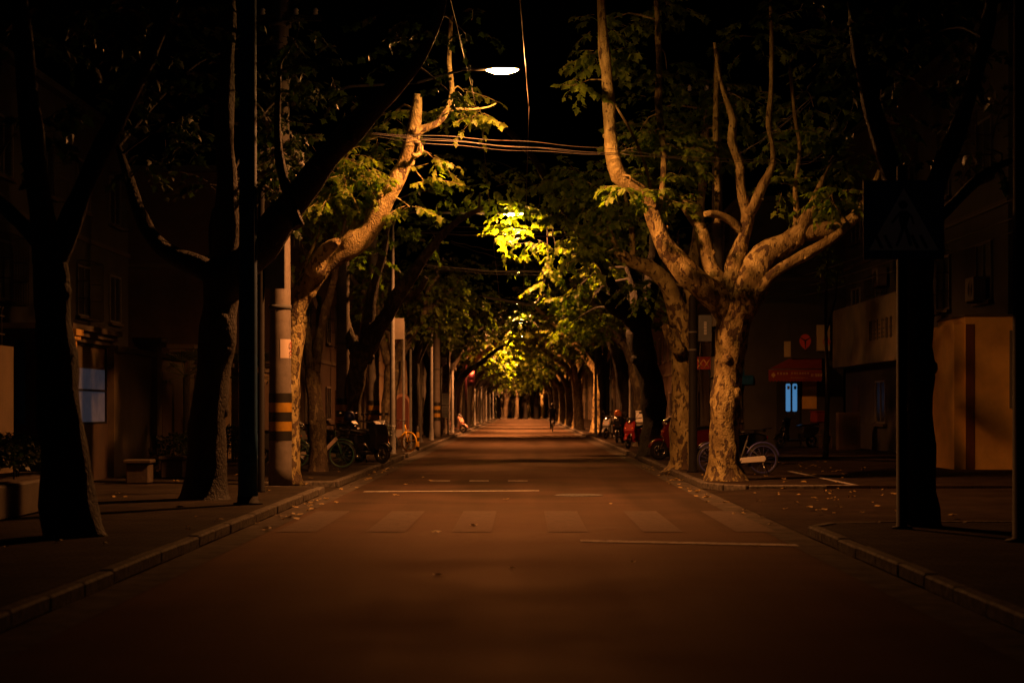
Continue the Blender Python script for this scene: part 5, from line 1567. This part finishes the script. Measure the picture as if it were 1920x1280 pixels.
for dx, dz in ((-.19, .14), (.19, .14), (0, -.27)):
    mb.tube([(c.x, -2.245, z0 + .02), (c.x + dx * .5, -2.247, z0 + .02 + dz * .42), (c.x + dx, -2.245, z0 + dz)], [.034, .022, .012], 6)
mb.build("emblem_mark", M['black'], em)
lbx = q("lightbox_sign", 'cream', 1529, 1553, 610, 658, .21, .36)
c = P(1547, 635, 64.2) - o0
mb = MB(); mb.torus((c.x, -2.365, c.z - KH), .13, .012, 20, 5); mb.lathe([(.07, 0), (.06, .01)], (c.x + .03, -2.37, c.z - KH), 12, axis='y'); mb.build("sign_ring", M['red_paint'], lbx)
# awning
A0, A1 = P(1441, 692, 63), P(1541, 692, 63)
top0, top1 = P(1478, 673, 64.2), P(1541, 671, 64.2)
v0, v1 = P(1441, 713, 63), P(1541, 713, 63)
mb = MB()
def L_(p): return (p.x - o0.x, p.y - o0.y, p.z - KH)
mb.face([L_(A0), L_(A1), L_(top1), L_(top0)]); mb.face([L_(A0), L_(top0), L_(P(1441, 692, 64.2))])
n_ = 16
for i in range(n_):
    a, b = A0.lerp(A1, i / n_), A0.lerp(A1, (i + 1) / n_); va, vb = v0.lerp(v1, i / n_), v0.lerp(v1, (i + 1) / n_)
    mid = va.lerp(vb, .5); mid.z -= .05
    mb.face([L_(a), L_(va), L_(mid), L_(vb), L_(b)])
aw = mb.build("awning", M['awning'], t)
mb = MB(); mb.tube([L_(A0), L_(A1)], .02, 6); mb.build("awning_bar", M['steel'], aw)
mb = MB(); r = random.Random(4)
def glyph(x, z, s):
    yy = A0.y - o0.y - .012
    for k in range(3): mb.box((x, yy, z - s * .35 + s * .35 * k), (s * r.uniform(.5, .9), .006, s * .13))
    for k in range(2): mb.box((x + r.uniform(-.3, .3) * s, yy - .001, z), (s * .14, .006, s * r.uniform(.6, 1)))
def px2(x, y): p_ = P(x, y, 63); return p_.x - o0.x, p_.z - KH
for x in (1459, 1464.5, 1470, 1475): glyph(*px2(x, 700), .09)
for i in range(7): glyph(*px2(1485 + i * 5, 699.5), .08)
for i in range(9): glyph(*px2(1484 + i * 3.6, 708), .045)
for x in (1523, 1530, 1534, 1539): glyph(*px2(x, 703), .11)
x, z = px2(1450, 703)
mb.face([(x, A0.y - o0.y - .012, z + .1), (x - .08, A0.y - o0.y - .012, z), (x, A0.y - o0.y - .012, z - .1), (x + .08, A0.y - o0.y - .012, z)])
mb.build("awning_lettering", M['gold'], aw)

t = thing("vent_cabinet", "tall brown metal cabinet with a perforated vent right of the shop", "cabinet", (P(1590, 0, 58).x, 58, KH))
mb = MB(); mb.box((0, 0, .62), (.72, .5, 1.24), bev=.02); mb.build("casing", M['brown'], t)
mb = MB()
for i in range(6):
    for k in range(14): mb.box((-.2 + i * .08, -.252, .2 + k * .07), (.05, .01, .035))
mb.build("vent", M['iron'], t)
t = thing("wooden_chair", "small wooden chair with ladder legs in front of the corner shop", "chair", (P(1548, 0, 60.5).x, 60.5, KH))
mb = MB(); mb.box((0, 0, .45), (.4, .4, .04), bev=.01); mb.build("seat", M['brown'], t)
mb = MB(); mb.box((0, .18, .75), (.38, .03, .2), bev=.01); mb.box((-.18, .18, .66), (.03, .03, .4)); mb.box((.18, .18, .66), (.03, .03, .4)); mb.build("backrest", M['brown'], t)
for x in (-.17, .17):
    for y in (-.17, .17):
        mb = MB(); mb.box((x, y, .215), (.035, .035, .43)); mb.build("leg", M['brown'], t)

# row left of the shop, farther away
b2 = building("dim right hand building with barred windows beyond the corner shop", 8.6, 18, 68.4, 92, 9.5, 'grey_wall', -1, 3, 6, True)
building("brown right hand building far along the right row", 8.3, 18, 92.5, 128, 9.8, 'brown', -1, 3, 9)
building("low building closing the view where the road bends at the tunnel end", -16, 16, 268, 276, 9, 'tan', 1, 3, 3)
building("dim farthest building on the right side of the tunnel", 8.0, 18, 130, 235, 10, 'tan', -1, 3, 14)
t = thing("shop_front", "low kiosk with a drainpipe and blue tarpaulin left of the red awning", "kiosk", (8.2, 66.0, KH))
mb = MB(); mb.box((-.6, 0, 1.9), (1.4, 2.6, 3.8)); mb.build("wall", M['brown'], t)
mb = MB(); mb.face([(-1.4, -1.9, 2.5), (.2, -1.9, 2.5), (.2, -1.31, 3.0), (-1.4, -1.31, 3.0)]); mb.face([(-1.4, -1.9, 2.5), (-1.4, -1.9, 2.25), (.2, -1.9, 2.25), (.2, -1.9, 2.5)]); mb.build("tarpaulin", M['blue_pole'], t)
mb = MB(); mb.tube([(.14, -1.34, 0), (.14, -1.34, 3.9)], .05, 8); mb.build("drainpipe", M['white'], t)
Wk = wall_frame('y', -1.3, -1)
window(t, Wk, -.65, .95, 1.0, 1.1, cage=True)
t = thing("red_banner", "small red shop banner with a pale lattice pattern behind the concrete pole", "banner", (P(1322, 0, 58).x, 58.5, P(0, 690, 58).z))
mb = MB(); mb.box((0, 0, .18), (.5, .04, .42), bev=.008); mb.build("board", M['awning'], t)
mb = MB(); mb.tube([(-.2, -.024, .02), (.0, -.024, .3)], .014, 4); mb.tube([(0, -.024, .02), (-.2, -.024, .3)], .014, 4); mb.tube([(.02, -.024, .02), (.2, -.024, .3)], .014, 4); mb.tube([(.2, -.024, .02), (0, -.024, .3)], .014, 4); mb.build("lattice", M['gold'], t)
mb = MB(); mb.tube([(-.22, .03, -.6), (-.22, .03, -3.0 + .0)], .02, 6); mb.tube([(.22, .03, -.03), (.22, .03, -P(0, 690, 58).z + KH)], .025, 6); mb.tube([(-.22, .03, -.03), (-.22, .03, -P(0, 690, 58).z + KH)], .025, 6); mb.build("post", M['dark_steel'], t)

# small leafy tree by the right facade
bx = P(1548, 0, 50).x
make_tree("small slender leafy tree in front of the faded billboard", (bx, 50, KH), [
    [(Vector((bx, 50, KH)), .09), (Vector((bx + .05, 50, 2.2)), .06), (Vector((bx, 50, 4.2)), .045), (Vector((bx + .05, 49.9, 5.8)), .02)],
    [(Vector((bx, 50, 3.6)), .03), (Vector((bx + .25, 49.8, 4.6)), .02), (Vector((bx + .3, 49.7, 5.6)), .01)]],
    CL(50, [(1548, 488, 16, 16, 9), (1556, 470, 12, 12, 6), (1540, 510, 10, 10, 4)]), 67, 'bark_dark', 'leaf_lit', False, .16)
